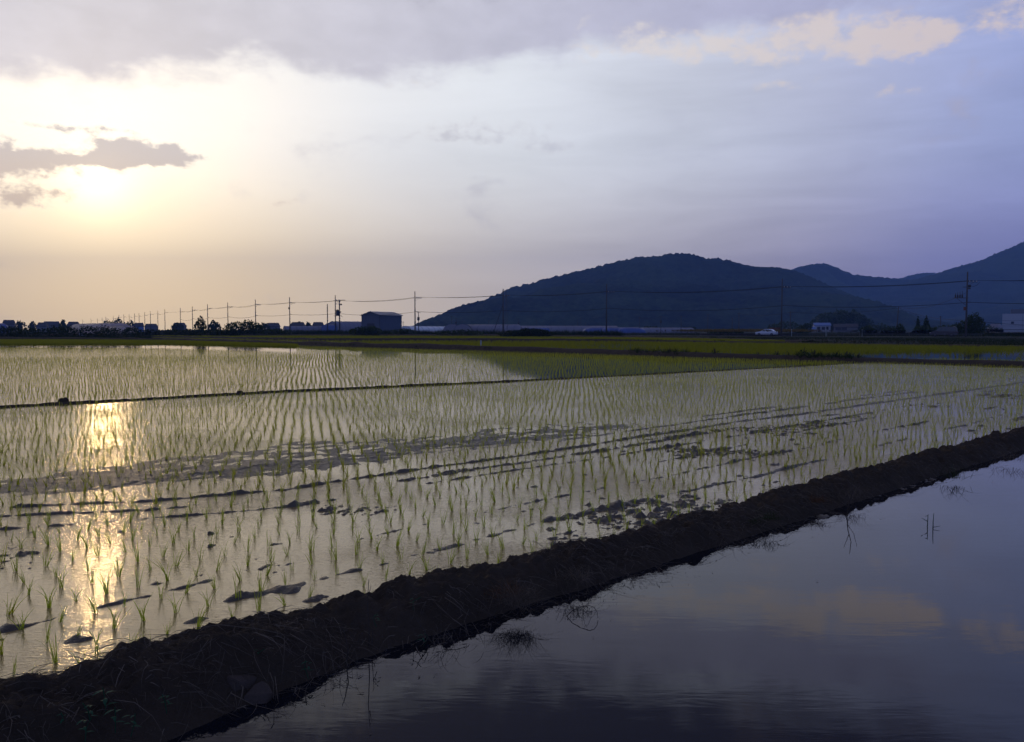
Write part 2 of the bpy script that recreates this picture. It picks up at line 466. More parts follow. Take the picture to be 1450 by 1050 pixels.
# ------------------------------------------------------------------ land
L1 = [(-300, 479.5), (0, 480.5), (230, 482), (316, 484.5), (480, 490), (650, 494.5), (820, 500), (1000, 506), (1200, 511.5), (1450, 519), (1800, 530)]
L2 = [(-300, 476.8), (0, 476.8), (230, 477.6), (450, 481.2), (660, 481.6), (860, 482.8), (1110, 486.0), (1310, 489.5), (1450, 491), (1800, 494)]
L3 = [(-300, 475), (0, 475), (230, 475.2), (480, 475.4), (700, 476), (900, 478.6), (1000, 480.6), (1110, 484.3), (1310, 488.2), (1450, 489.5), (1800, 492.5)]
def lin(L, px): return np.interp(px, [q[0] for q in L], [q[1] for q in L])

big = MB().add([(-4500, -60, -.12), (4500, -60, -.12), (4500, 4300, -.12), (-4500, 4300, -.12)], [(0, 1, 2, 3)]).build('ground', M_land)
tag(big, kind='structure')

# pond in front of the near bund
ax, ay = xy(-40, 3.42); bx, by = xy(60, 3.42)
cx, cy = xy(60, -30); dx_, dy_ = xy(-40, -30)
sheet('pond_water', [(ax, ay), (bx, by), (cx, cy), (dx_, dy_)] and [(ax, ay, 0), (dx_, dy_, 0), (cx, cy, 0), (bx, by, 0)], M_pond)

VDIV = 18.0     # thin earth divider
def vdiv(u): return np.interp(u, [-30, 3.5, 9.6, 15.9, 33, 60], [18.9, 18.64, 18.5, 17.6, 16.5, 15.3])
VB0 = 3.42      # crest of the near bund
# paddy water A
def quad_uv(u0, u1, v0, v1, z=0.0):
    return [xy(u0, v0) + (z,), xy(u1, v0) + (z,), xy(u1, v1) + (z,), xy(u0, v1) + (z,)]
UD = [-40, 3.5, 9.6, 15.9, 33, 60]
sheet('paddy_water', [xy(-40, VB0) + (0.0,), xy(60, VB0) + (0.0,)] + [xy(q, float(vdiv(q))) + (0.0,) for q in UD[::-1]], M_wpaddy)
# field B: from the divider to the far bund
pB = [xy(-70, 19.2)] + [xy(q, float(vdiv(q))) for q in UD[:5]] + [xy(44, 16.0)] + [ground(px, lin(L1, px))[:2] for px in (1700, 1450, 1200, 1000, 820, 650, 480, 316, 230, 0, -300)]
def pz(lst, z=0.0): return [(q[0], q[1], z) for q in lst]
sheet('flooded_paddy_water', pz(pB), M_wfar)
pC = [ground(px, lin(L1, px))[:2] for px in (-300, 0, 230, 316, 480, 650, 820, 1000, 1200, 1450, 1800)] + \
     [ground(px, lin(L2, px))[:2] for px in (1800, 1450, 1310, 1110, 860, 660, 450, 230, 0, -300)]
sheet('middle_paddy_water', pz(pC, .002), M_wfar)
pD = [ground(px, lin(L2, px))[:2] for px in (-300, 0, 230, 450, 660, 860, 1110)] + [ground(px, lin(L3, px))[:2] for px in (1110, 1000, 900, 700, 480, 230, 0, -300)]
sheet('back_paddy_water', pz(pD, .004), M_wfar)
# bright standing water strip right
pE = [ground(1185, 487.2)[:2], ground(1300, 488.0)[:2], ground(1303, 485.6)[:2], ground(1240, 485.2)[:2], ground(1190, 485.4)[:2]]
sheet('puddle_water', pz(pE, .006), M_wfar)
# mid grounds far behind the road
def band(name, px0, px1, d0, d1, z, m):
    return sheet(name, [((px0 - CX) / F * d0, d0, z), ((px1 - CX) / F * d0, d0, z), ((px1 - CX) / F * d1, d1, z), ((px0 - CX) / F * d1, d1, z)], m)
band('golden_field', 985, 1130, 215, 420, 1.3, M_gold)
band('green_slope', 1205, 1330, 180, 330, 1.5, M_green)
band('green_rise', 1385, 1600, 175, 390, 1.7, M_green)

# ------------------------------------------------------------------ near paddy mud relief
def mud_height(u, v):
    h = -.020 + .014 * (fbm(u * .55, v * 1.3, 3, 1) - .5)
    wob = .30 * (fbm(u * .30, v * 0 + 3.3, 3, 2) - .5)
    rag = np.clip(fbm(u * 4.5, v * 9, 4, 3, .6) * 2.4 - .68, 0, 1.1)
    hf = .034 * (fbm(u * 13, v * 17, 3, 9) - .5)
    def ridge(v0, w, a, thr, seed):
        if not np.isscalar(v0): v0 = v0
        wb = wob + .12 * (fbm(u * .9, v * 0 + seed, 2, seed + 1) - .5)
        g = np.exp(-((v - v0 - wb) / w) ** 2)
        on = np.clip((fbm(u * .7, v * 0 + seed, 3, seed) - thr + .07) / .16, 0, 1)
        return .80 * a * g * on * (.52 + .55 * rag) + hf * np.clip(g * 1.5, 0, 1) * on
    far = np.clip((u - 6) / 8, 0, 1)
    main = np.interp(u, [-6, .5, 1.5, 2.5, 3.7, 6.5, 11, 16, 44], [9.3, 8.6, 8.2, 7.6, 7.15, 7.18, 7.25, 7.05, 6.9])
    h = h + ridge(main, .050 + .05 * far, .054, .10, 4) + ridge(main - .42, .06, .040, .52, 7)
    h = h + ridge(np.interp(u, [-6, 1, 2.5, 3.4, 8, 44], [7.9, 7.4, 6.75, 6.48, 6.35, 6.2]), .042, .042, .26, 5)
    h = h + ridge(5.75, .05, .036, .52, 9) + ridge(np.interp(u, [0, 1.7, 3, 5, 44], [4.7, 4.87, 5.1, 5.1, 5.0]), .036, .033, .28, 6)
    h = h + ridge(4.45, .06, .036, .50, 8) + ridge(8.1, .05, .030, .56, 13)
    h = h + far * ridge(7.75, .065, .04, .36, 10) + far * ridge(5.9, .05, .036, .36, 11)
    # mud flat just above the film
    top = np.interp(u, [-6, 4.9, 9, 12, 20, 44], [11.4, 11.2, 10.6, 9.6, 9.2, 8.6]) + 1.5 * (fbm(u * .33, v * .4, 3, 12) - .5)
    flat = np.clip((v - main - .15 - .5 * (fbm(u * .6, v * .6, 2, 11) - .5)) / .9, 0, 1) * np.clip((top - v) / 2.4, 0, 1)
    fine = fbm(u * 7, v * 9, 4, 15, .62) - .5
    h = h + flat * (.0265 + .022 * (fbm(u * 1.2, v * 3, 4, 13) - .5) + .042 * fine)
    # rough half-drowned mud in the near strip
    low = np.clip((main - v) / .4, 0, 1)
    pat = np.clip((fbm(u * .8, v * 1.0, 3, 14) - .50) / .25, 0, 1)
    h = h + low * pat * (.0145 + .044 * fine + .075 * (fbm(u * 24, v * 30, 3, 5) - .5))
    c = cell(u * 2.0 + .4 * fine, v * 2.6, 2)
    h = h + low * .040 * np.clip(1 - (c + .35 * fine) / .20, 0, 1) * np.clip(rag, 0, 1) * (fbm(u * 1.1, v * 1.1, 2, 6) > .46)
    return h
nu, nv = 1150, 330
u = np.linspace(-6.5, 14.5, nu); v = np.linspace(3.0, 8.6, nv)
U, V = np.meshgrid(u, v)
X, Y = xy(U, V)
o = obj('paddy_mud', grid_mesh('paddy_mud', X, Y, mud_height(U, V), M_mud, True, infrustum(X, Y, 1.0)))
tag(o, kind='structure')
u = np.linspace(-22, 44, 800); v = np.linspace(8.6, 18.6, 150)
U, V = np.meshgrid(u, v); V = np.minimum(V, vdiv(U)); X, Y = xy(U, V)
o = obj('paddy_mud', grid_mesh('paddy_mud_back', X, Y, mud_height(U, V), M_mud, True, infrustum(X, Y, 1.5)))
tag(o, kind='structure')
u = np.linspace(14.5, 44, 500); v = np.linspace(3.0, 8.6, 90)
U, V = np.meshgrid(u, v); X, Y = xy(U, V)
o = obj('paddy_mud', grid_mesh('paddy_mud_side', X, Y, mud_height(U, V), M_mud, True, infrustum(X, Y, 1.5)))
tag(o, kind='structure')

# ------------------------------------------------------------------ near bund
def bund_center(u):
    return np.interp(u, [-3, .7, 1.4, 2, 3, 5, 8, 13, 20, 46], [3.40, 3.44, 3.50, 3.54, 3.52, 3.42, 3.40, 3.28, 3.2, 3.1]) + .06 * (fbm(u * .35, u * 0, 2, 3) - .5)
def bund_height(u, t):
    """t across, metres from the centre, + towards the field"""
    w = .30 + .08 * np.clip((2.2 - u) / 2.5, 0, 1) + .05 * (fbm(u * .5, u * 0 + 7, 2, 4) - .5)
    wl = w * np.where(t < 0, 1.05 + .25 * np.clip((2.2 - u) / 1.5, 0, 1), .85)
    prof = np.clip(1 - np.abs(t / wl) ** 2.3, -1, 1)
    hc = .122 + .065 * np.clip((2.4 - u) / 2.0, 0, 1)
    z = hc * prof
    amp = np.clip(prof + .25, 0, 1)
    z = z + amp * (.075 * (fbm(u * 1.6, t * 2.5, 3, 5) - .5) + .12 * (fbm(u * 5.5, t * 6, 5, 6, .62) - .5))
    c = cell(u * 9, t * 9, 1); z = z + amp * .05 * np.clip(.55 - c, 0, 1); c3 = cell(u * 19, t * 19, 6); z = z + amp * .03 * np.clip(.6 - c3, 0, 1)
    c2 = cell(u * 4.2 + 5, t * 4.2, 4); z = z + amp * .055 * np.clip(.42 - c2, 0, 1)
    return np.maximum(z, -.08)
u = np.linspace(-3.0, 16, 1300); t = np.linspace(-.78, .5, 100)
U, T = np.meshgrid(u, t)
Zb = bund_height(U, T)
X, Y = xy(U, bund_center(U) + T)
X = X + .02 * (fbm(U * 11, T * 11, 3, 8) - .5) * 2; Y = Y + .02 * (fbm(U * 11, T * 11, 3, 9) - .5) * 2
o = obj('earth_bund', grid_mesh('earth_bund', X, Y, Zb, M_bund, True)); tag(o, kind='structure')
u = np.linspace(16, 46, 500); t = np.linspace(-.62, .5, 30)
U, T = np.meshgrid(u, t); X, Y = xy(U, bund_center(U) + T)
o = obj('earth_bund', grid_mesh('earth_bund_end', X, Y, bund_height(U, T), M_bund, True)); tag(o, kind='structure')
def bund_pt(u, t, dz=0.0):
    u_ = np.array([u]); t_ = np.array([t])
    x, y = xy(u, float(bund_center(u_)[0]) + t)
    return (x, y, float(bund_height(u_, t_)[0]) + dz)

# ribbons (curved thin strips)
def ribbons(P0, DIR, L, w, droop, seg=3, seed=0, curl=.5):
    """P0 (n,3), DIR (n,3) unit, L (n), w (n): returns V, F"""
    rs = np.random.RandomState(seed)
    n = len(P0)
    ts = np.linspace(0, 1, seg + 1)
    side = np.cross(DIR, np.array([0, 0, 1.0])) + 1e-4
    side = side / np.linalg.norm(side, axis=1, keepdims=True)
    bend = rs.normal(0, curl, (n, 1)) * side
    Vs = []
    rot = rs.uniform(0, math.pi, n)
    up = np.cross(side, DIR)
    wv = np.cos(rot)[:, None] * side + np.sin(rot)[:, None] * up
    for k, tt in enumerate(ts):
        c = P0 + DIR * (L * tt)[:, None] + bend * (L * tt * tt)[:, None]
        c[:, 2] -= droop * L * tt * tt
        ww = w * (1 - .85 * tt ** 2)
        Vs.append(c - wv * ww[:, None] * .5); Vs.append(c + wv * ww[:, None] * .5)
    V = np.stack(Vs, 1)     # n, 2(seg+1), 3
    K = 2 * (seg + 1)
    base = (np.arange(n) * K)[:, None, None]
    q = np.array([[2 * k, 2 * k + 1, 2 * k + 3, 2 * k + 2] for k in range(seg)])[None]
    return V.reshape(-1, 3), (base + q).reshape(-1, 4)
# dead straw and roots on the bund
n = 13000
us = RS.uniform(-2.5, 15.5, n) ; us = np.where(RS.rand(n) < .6, RS.uniform(-2.5, 7, n), us)
tsn = RS.normal(-.10, .17, n)
tsn = np.clip(tsn, -.40, .30)
cl = fbm(us * 1.3, tsn * 3, 3, 2); k = cl > .40
us, tsn = us[k], tsn[k]; n = len(us)
zz = bund_height(us, tsn) + RS.uniform(-.004, .012, n)
px_, py_ = xy(us, bund_center(us) + tsn)
ang = RS.uniform(0, 2 * math.pi, n)
dirs = np.stack([np.cos(ang), np.sin(ang), RS.uniform(-.35, .45, n)], 1)
down = np.stack([-E2[0] * np.ones(n), -E2[1] * np.ones(n), -.2 * np.ones(n)], 1)
dirs = dirs + down * (RS.rand(n) * .9 * (tsn < -.05))[:, None]
dirs /= np.linalg.norm(dirs, axis=1, keepdims=True)
Ls = RS.gamma(3, .028, n) + .02
V, Fq = ribbons(np.stack([px_, py_, np.maximum(zz, .005)], 1), dirs, Ls, RS.uniform(.0013, .0040, n), .45, 3, 4, .5)
V[:, 2] = np.maximum(V[:, 2], .002)
o = obj('dead_straw', np_mesh('dead_straw', V, Fq, M_straw)); tag(o, kind='stuff')

# thin earth divider between the two paddies
u = np.linspace(-30, 42, 1500); t = np.linspace(-.17, .17, 10)
U, T = np.meshgrid(u, t)
Z = .052 * (1 - (T / .15) ** 2) * (.75 + .7 * fbm(U * 2.2, U * 0, 3, 7)) + .02 * (fbm(U * 7, T * 9, 2, 3) - .5) - .008
Z = Z * np.clip(1.15 - (U - 12) / 40, .45, 1)
X, Y = xy(U, vdiv(U) + T + .2 * (fbm(U * .08, U * 0 + 2, 2, 5) - .5))
o = obj('low_earth_divider', grid_mesh('low_earth_divider', X, Y, Z, M_bund, True, infrustum(X, Y, 3))); tag(o, kind='structure')
def clod(px, py, r, label):
    g = ground(px, py)
    rs = np.random.RandomState(int(px))
    th = np.linspace(0, math.pi, 9); ph = np.linspace(0, 2 * math.pi, 15)[:-1]
    mb = MB(); vs = []
    for a in th:
        for p in ph:
            rr = r * (.8 + .4 * rs.rand()) if 0 < a < math.pi else r * .9
            vs.append((rr * 1.3 * math.sin(a) * math.cos(p), rr * math.sin(a) * math.sin(p), rr * .8 * math.cos(a) + r * .3))
    fs = [(i * 14 + j, (i + 1) * 14 + j, (i + 1) * 14 + (j + 1) % 14, i * 14 + (j + 1) % 14) for i in range(8) for j in range(14)]
    o = mb.add(vs, fs).build('mud_clod', M_bund, None, (g[0], g[1], .03), 0, True)
    tag(o, label, 'mud clod', 'mud clods on the thin divider')
clod(90, 571, .085, 'small dark mud clod on the left end of the thin earth divider')
clod(340, 558, .06, 'second small dark mud clod further right along the thin earth divider')

# far bunds as low ridges along lines
def ridge_line(name, L, pxs, h, w, seed, zb=0.0, m=None, doff=0.0):
    pts = np.array([ground(px, lin(L, px))[:2] for px in pxs])
    seglen = np.r_[0, np.cumsum(np.linalg.norm(np.diff(pts, axis=0), axis=1))]
    s = np.arange(0, seglen[-1], .35)
    cx_, cy_ = np.interp(s, seglen, pts[:, 0]), np.interp(s, seglen, pts[:, 1])
    tx, ty = np.gradient(cx_), np.gradient(cy_); l = np.hypot(tx, ty); nx, ny = -ty / l, tx / l
    t = np.linspace(-1, 1, 9)
    T, Sg = np.meshgrid(t, s, indexing='ij')
    h = h * np.interp(pxof(cx_, cy_), [-400, 700, 1150, 2000], [1, 1, .62, .55])[None]
    Z = h * (1 - np.abs(T) ** 2.2) * (.75 + .55 * fbm(Sg * .3, T * 1.5, 3, seed)) + zb - .03
    X = cx_[None] + nx[None] * T * w; Y = cy_[None] + ny[None] * T * w
    o = obj(name, grid_mesh(name, X, Y, Z, m or M_bund, True)); tag(o, kind='structure')
    return s, cx_, cy_
A1 = ridge_line('far_earth_bund', L1, np.linspace(-300, 1800, 60), .40, .75, 3)
A2 = ridge_line('field_bund', L2, np.linspace(-300, 1800, 60), .34, .8, 6)
A3 = ridge_line('field_bund', L3, np.linspace(-300, 1150, 40), .5, 1.2, 8)
pts_c = [ground(px, py) for px, py in ((1120, 503), (1250, 500), (1350, 497.5), (1500, 494.5))]

# ------------------------------------------------------------------ rice
def seedling(nb, seg, rs, hmin=.11, hmax=.20, w=.0046, spread=.15):
    az = rs.uniform(0, 2 * math.pi, nb)
    tilt = np.abs(rs.normal(0, spread, nb)) + .03
    lean = rs.normal(0, .10, 2)
    D3 = np.stack([np.sin(tilt) * np.cos(az) + lean[0], np.sin(tilt) * np.sin(az) + lean[1], np.cos(tilt)], 1)
    D3 /= np.linalg.norm(D3, axis=1, keepdims=True)
    P0 = np.stack([rs.normal(0, .006, nb), rs.normal(0, .006, nb), np.full(nb, -.02)], 1)
    L = rs.uniform(hmin, hmax, nb)
    V, Fq = ribbons(P0, D3, L + .02, np.full(nb, w) * rs.uniform(.8, 1.25, nb), .18, seg, rs.randint(1 << 30), .22)
    return V, Fq
def lattice(u0, u1, v0, v1, ds=.165, dr=.30, seed=1):
    rs = np.random.RandomState(seed)
    rows = np.arange(v0, v1, dr); out = []
    for i, r_ in enumerate(rows):
        us = np.arange(u0, u1, ds)
        ps = i // 6
        drift = ds * 2.2 * (fbm(us * .04 + ps * 3.1, us * 0 + ps * 7.7, 2, 1) - .5)
        us = us + drift + rs.normal(0, .011, len(us))
        vs = r_ + rs.normal(0, .013, len(us)) + .10 * (fbm(us * .10, us * 0 + .3 * ps, 2, 2) - .5)
        keep = rs.rand(len(us)) > .035
        out.append(np.stack([us[keep], vs[keep]], 1))
    return np.concatenate(out)
def plant_mass(pts, variants, scale, rs, zb=0.0):
    """pts (n,2) world; merges copies of variants into one V,F"""
    which = rs.randint(0, len(variants), len(pts))
    Vs, Fs, off = [], [], 0
    for k, (Vv, Fv) in enumerate(variants):
        p = pts[which == k]
        if not len(p): continue
        a = rs.uniform(0, 2 * math.pi, len(p)); s = scale * rs.uniform(.72, 1.22, len(p))
        c, sn = np.cos(a) * s, np.sin(a) * s
        x = Vv[None, :, 0] * c[:, None] - Vv[None, :, 1] * sn[:, None] + p[:, 0:1]
        y = Vv[None, :, 0] * sn[:, None] + Vv[None, :, 1] * c[:, None] + p[:, 1:2]
        z = Vv[None, :, 2] * s[:, None] + zb
        Vs.append(np.stack([x, y, z], -1).reshape(-1, 3))
        Fs.append((Fv[None] + (np.arange(len(p)) * len(Vv))[:, None, None] + off).reshape(-1, 4)); off += len(p) * len(Vv)
    return np.concatenate(Vs), np.concatenate(Fs)
rsv = np.random.RandomState(21)
VN = [seedling(rsv.randint(8, 14), 4, rsv, .10, .21, .0045) for _ in range(14)]
VM = [seedling(6, 2, rsv,   .11, .20, .0058) for _ in range(10)]
VF = [seedling(5, 2, rsv, .11, .19, .0054, .15) for _ in range(8)]
VT = [seedling(4, 1, rsv, .11, .18, .0046, .16) for _ in range(8)]
PA = lattice(-26, 46, VB0 + .36, 18.7, seed=3); PA = PA[(PA[:, 1] < vdiv(PA[:, 0]) - .2) & (PA[:, 1] > bund_center(PA[:, 0]) + .30)]
xa, ya = xy(PA[:, 0], PA[:, 1]); k = infrustum(xa, ya, .5, 1.03); A = np.stack([xa[k], ya[k]], 1)
PB = lattice(-62, 62, 15.5, 140, seed=4); PB = PB[PB[:, 1] > vdiv(PB[:, 0]) + .2]
xa, ya = xy(PB[:, 0], PB[:, 1])
k = infrustum(xa, ya, .5, 1.03)
xa, ya = xa[k], ya[k]
ppx, ppy = pxof(xa, ya), pyof(xa, ya)
k = ppy > lin(L1, ppx) + 1.2
strip = (ppx < 420) & (ppy < lin(L1, ppx) + 11) 
denser = strip & (ppy < lin(L1, ppx) + 7.0 - ppx * .009)
k &= ~(strip & ~denser)
B = np.stack([xa[k], ya[k]], 1)
EDGE = np.stack([xa[denser & (ppy > lin(L1, ppx) + .6)], ya[denser & (ppy > lin(L1, ppx) + .6)]], 1)
AB = np.concatenate([A, B]); dist = np.hypot(AB[:, 0], AB[:, 1])
# the nearest in view as things of their own
vis = (np.abs(AB[:, 0]) < AB[:, 1] * CX / F * .995) & (pyof(AB[:, 0], AB[:, 1]) < 1050)
order = np.argsort(np.where(vis, dist, 1e9))
near_idx = order[:295]
meshes = [np_mesh('rice_seedling', v_, f_, M_rice) for v_, f_ in VN]
for j in near_idx:
    o = bpy.data.objects.new('rice_seedling', meshes[rsv.randint(len(meshes))])
    s = rsv.uniform(.58, 1.02)
    o.location = (AB[j, 0], AB[j, 1], 0.0); o.rotation_euler = (0, 0, rsv.uniform(0, 6.28)); o.scale = (s, s, s * rsv.uniform(.9, 1.1))
    COL.objects.link(o)
    tag(o, 'young green rice seedling standing in the muddy water just behind the near earth bund', 'rice seedling', 'rice seedlings nearest to the bund')
rest = np.ones(len(AB), bool); rest[near_idx] = False
Q = AB[rest]; dq = dist[rest]
parts = []
for lo, hi, vs in ((0, 13, VN), (13, 26, VM), (26, 52, VF), (52, 400, VT)):
    kk = (dq >= lo) & (dq < hi)
    if kk.any(): parts.append(plant_mass(Q[kk], vs, .93, rsv))
def merge(parts):
    Vs, Fs, off = [], [], 0
    for a_, f_ in parts:
        Vs.append(a_); Fs.append(f_ + off); off += len(a_)
    return np.concatenate(Vs), np.concatenate(Fs)
V, Fq = merge(parts)
o = obj('rice_crop', np_mesh('rice_crop', V, Fq, M_rice2)); tag(o, kind='stuff')
# denser crop in the fields beyond the far bund
def scatter_between(La, Lb, px0, px1, n, rs, da=0.0, db=0.0):
    px = rs.uniform(px0, px1, n * 2)
    ya_, yb_ = lin(La, px) - da, lin(Lb, px) + db
    d0, d1 = EYE * F / (ya_ - HZ), EYE * F / (np.maximum(yb_, HZ + 2) - HZ)
    dd = np.sqrt(rs.uniform(0, 1, n * 2) * (d1 ** 2 - d0 ** 2) + d0 ** 2)
    k = np.isfinite(dd) & (d1 > d0)
    px, dd = px[k][:n], dd[k][:n]
    return np.stack([(px - CX) / F * dd, dd], 1)
VD = [seedling(5, 1, rsv, .20, .34, .022, .35) for _ in range(8)]
pc = scatter_between(L1, L2, 215, 1500, 30000, rsv, 1.5, 1.0)
ppx, ppy = pxof(pc[:, 0], pc[:, 1]), pyof(pc[:, 0], pc[:, 1])
open_w = (ppx > 1040) & (ppy > 499.5 + (ppx - 1250) * -.012) & (rsv.rand(len(pc)) < .9)
slit = (np.abs(ppy - (lin(L2, ppx) + 2.0)) < .7) & (ppx < 760) & (ppx > 330)
slit |= (np.abs(ppy - 489.8) < .6) & (ppx > 780) & (ppx < 930)
pc = pc[~open_w & ~slit & (rsv.rand(len(pc)) < .35 + 2.2 * (fbm(pc[:, 0] * .10, pc[:, 1] * .05, 3, 5) - .22))]
V, Fq = plant_mass(pc, VD, 1.0, rsv)
o = obj('rice_crop', np_mesh('rice_crop_middle', V, Fq, M_rice3)); tag(o, kind='stuff')
pd_ = scatter_between(L2, L3, 215, 1110, 24000, rsv, 1.0, .6)
VE = [seedling(5, 1, rsv, .28, .42, .04, .4) for _ in range(6)]
V, Fq = plant_mass(pd_, VE, 1.0, rsv)
o = obj('rice_crop', np_mesh('rice_crop_back', V, Fq, M_rice3)); tag(o, kind='stuff')

EDGE = np.concatenate([EDGE + rsv.normal(0, .08, EDGE.shape) for _ in range(2)])
V, Fq = plant_mass(EDGE, VD, .9, rsv)
o = obj('rice_crop', np_mesh('rice_crop_edge', V, Fq, M_rice3)); tag(o, kind='stuff')
# grass on far bunds
VG = [seedling(7, 2, rsv, .15, .45, .02, .55) for _ in range(8)]
def grass_line(A_, n, w, sc, m, name, sel=None, hz=.15):
    s, cx_, cy_ = A_
    i = rsv.randint(0, len(s), n)
    den = fbm(s[i] * .22, s[i] * 0, 3, 9)
    k = den > .38
    i = i[k]
    p = np.stack([cx_[i] + rsv.normal(0, w, len(i)), cy_[i] + rsv.normal(0, w, len(i))], 1)
    ppx = pxof(p[:, 0], p[:, 1])
    k = (ppx > -60) & (ppx < 1510)
    if sel is not None: k &= sel(ppx)
    V, Fq = plant_mass(p[k], VG, sc, rsv, hz)
    o = obj(name, np_mesh(name, V, Fq, m)); tag(o, kind='stuff')
grass_line(A1, 9000, .3, .6, M_grassy, 'bund_grass')
grass_line(A1, 3000, .3, 1.15, M_grassy, 'bund_weeds', sel=lambda q: (q > 870) & (q < 1235))
grass_line(A2, 4000, .35, .8, M_grassy, 'bund_grass')
grass_line(A3, 3500, .5, 1.0, M_grassy, 'bund_grass')

# verge between fields and road, road, poles --------------------------------
POLES = [(1690, 371), (1367, 385), (1106, 394.5), (858.5, 402.5), (712.5, 409), (588, 412.5), (475.5, 418), (411, 421), (362.7, 424), (323.5, 428), (295, 430.5), (273.5, 433.5), (256.4, 436),
         (234.5, 437.5), (224.5, 440), (214, 440.5), (206, 441.8), (198, 443.3), (191.7, 443.6), (184, 445), (176.5, 444.8), (169.5, 445.5), (161.5, 447), (151, 448), (145.7, 449.8), (139, 450.3), (130, 451), (118, 452)]
TOPE = 10.9
pole_xyz = []
for px, py in POLES:
    dd = TOPE * F / (HZ - py)
    pole_xyz.append(((px - CX) / F * dd, dd, TOPE + EYE))
pp = np.array(pole_xyz)
# road along the poles, a little behind
cen = pp[:13, :2].copy()
ext0 = cen[0] + (cen[0] - cen[1]) * 3; ext1 = cen[-1] + (cen[-1] - cen[-4]) * 6
cen = np.vstack([ext0, cen, ext1])
# smooth
sl = np.r_[0, np.cumsum(np.linalg.norm(np.diff(cen, axis=0), axis=1))]
cf = [np.polyfit(sl, cen[:, k_], 4) for k_ in (0, 1)]
ss = np.linspace(0, sl[-1], 160)
rc = np.stack([np.polyval(cf[0], ss), np.polyval(cf[1], ss)], 1)
tg = np.gradient(rc, axis=0); tg /= np.linalg.norm(tg, axis=1, keepdims=True); nr = np.stack([tg[:, 1], -tg[:, 0]], 1)
nr = np.where((nr[:, 1:2] < 0), -nr, nr)
ROADZ = .30
def road_strip(name, offs_z, m):
    o_ = np.array(offs_z)
    X = rc[None, :, 0] + nr[None, :, 0] * o_[:, 0:1]; Y = rc[None, :, 1] + nr[None, :, 1] * o_[:, 0:1]
    Z = np.repeat(o_[:, 1:2], len(rc), 1)
    o = obj(name, grid_mesh(name, X, Y, Z, m, False)); return tag(o, kind='structure')
road_strip('road_embankment', [(-7, -.1), (-2.5, ROADZ - .02), (9.5, ROADZ - .02), (14, -.1)], M_land)
road_strip('road', [(1.5, ROADZ), (7.0, ROADZ)], M_asph)
road_strip('road_edge_line', [(1.8, ROADZ + .004), (1.95, ROADZ + .004)], M_sky_white)

# verge grass: tufts from L3 to the road
VV = [seedling(8, 1, rsv, .25, .7, .07, .6) for _ in range(8)]
def depth_of_road(px):
    q = pxof(rc[:, 0], rc[:, 1]); i = np.argsort(q)
    return np.interp(px, q[i], rc[i, 1])
n = 34000
px = np.where(rsv.rand(n) < .3, rsv.uniform(-60, 230, n), rsv.uniform(-60, 1510, n))
L3x = np.where(px > 1110, lin(L2, px), np.where(px < 215, lin(L1, px), lin(L3, px))) - .5
d0 = EYE * F / (L3x - HZ); d1 = depth_of_road(px) - 1
dd = d0 + (d1 - d0) * rsv.rand(n) ** 1.3
k = d1 > d0
px, dd = px[k], dd[k]
ppy = pyof(0, dd)
k = ~((px > 1186) & (px < 1302) & (ppy > 485.0) & (ppy < 488.4))
px, dd = px[k], dd[k]
p = np.stack([(px - CX) / F * dd, dd], 1)
zb = np.clip((dd - (depth_of_road(px) - 7)) / 5, 0, 1) * ROADZ
brown = (fbm(p[:, 0] * .03, p[:, 1] * .06, 3, 4) > .5) & (px > 800)
rgt = px > 860
for msk, m_, nm, sc_v in ((~brown & ~rgt, M_grassy, 'verge_grass', 1.0), (~brown & rgt, M_grassy, 'verge_grass', .5), (brown, M_drydark, 'dry_verge_grass', .5)):
    if msk.sum() < 5: continue
    sub = msk & ((rsv.rand(len(msk)) < .35) | ~brown)
    V, Fq = plant_mass(p[sub], VV, sc_v, rsv, 0.0)
    # lift with the bank
    per = [len(v_[0]) for v_ in VV]
    o = obj(nm, np_mesh(nm, V, Fq, m_)); tag(o, kind='stuff')
# taller scrub on the road bank
n = 22000
i = rsv.randint(0, len(rc) - 1, n); f_ = rsv.rand(n)[:, None]
base = rc[i] * (1 - f_) + rc[i + 1] * f_ - nr[i] * rsv.uniform(.5, 7.5, n)[:, None]
qx = pxof(base[:, 0], base[:, 1])
k = (qx > -60) & (qx < 880) & (base[:, 1] > 0) & (fbm(base[:, 0] * .06, base[:, 1] * .06, 3, 7) > .30)
VSC = [seedling(9, 1, rsv, .8, 1.75, .10, .45) for _ in range(8)]
V, Fq = plant_mass(base[k], VSC, 1.0, rsv, .2)
o = obj('bank_scrub', np_mesh('bank_scrub', V, Fq, M_grassy)); tag(o, kind='stuff')
# grass beyond the road
n = 16000
px = rsv.uniform(-60, 1510, n); d0 = depth_of_road(px) + 8
dd = d0 + rsv.rand(n) ** 1.5 * 130
p = np.stack([(px - CX) / F * dd, dd], 1)
gold = (px > 990) & (px < 1120)
V, Fq = plant_mass(p[~gold], VV, 1.5, rsv, .0)
o = obj('roadside_grass', np_mesh('roadside_grass', V, Fq, M_grassy)); tag(o, kind='stuff')
p2 = p[gold]
V, Fq = plant_mass(np.concatenate([p2 + rsv.normal(0, 4, p2.shape) for _ in range(3)]), VV, 1.2, rsv, 1.2)
o = obj('golden_grass', np_mesh('golden_grass', V, Fq, M_drygrass)); tag(o, kind='stuff')

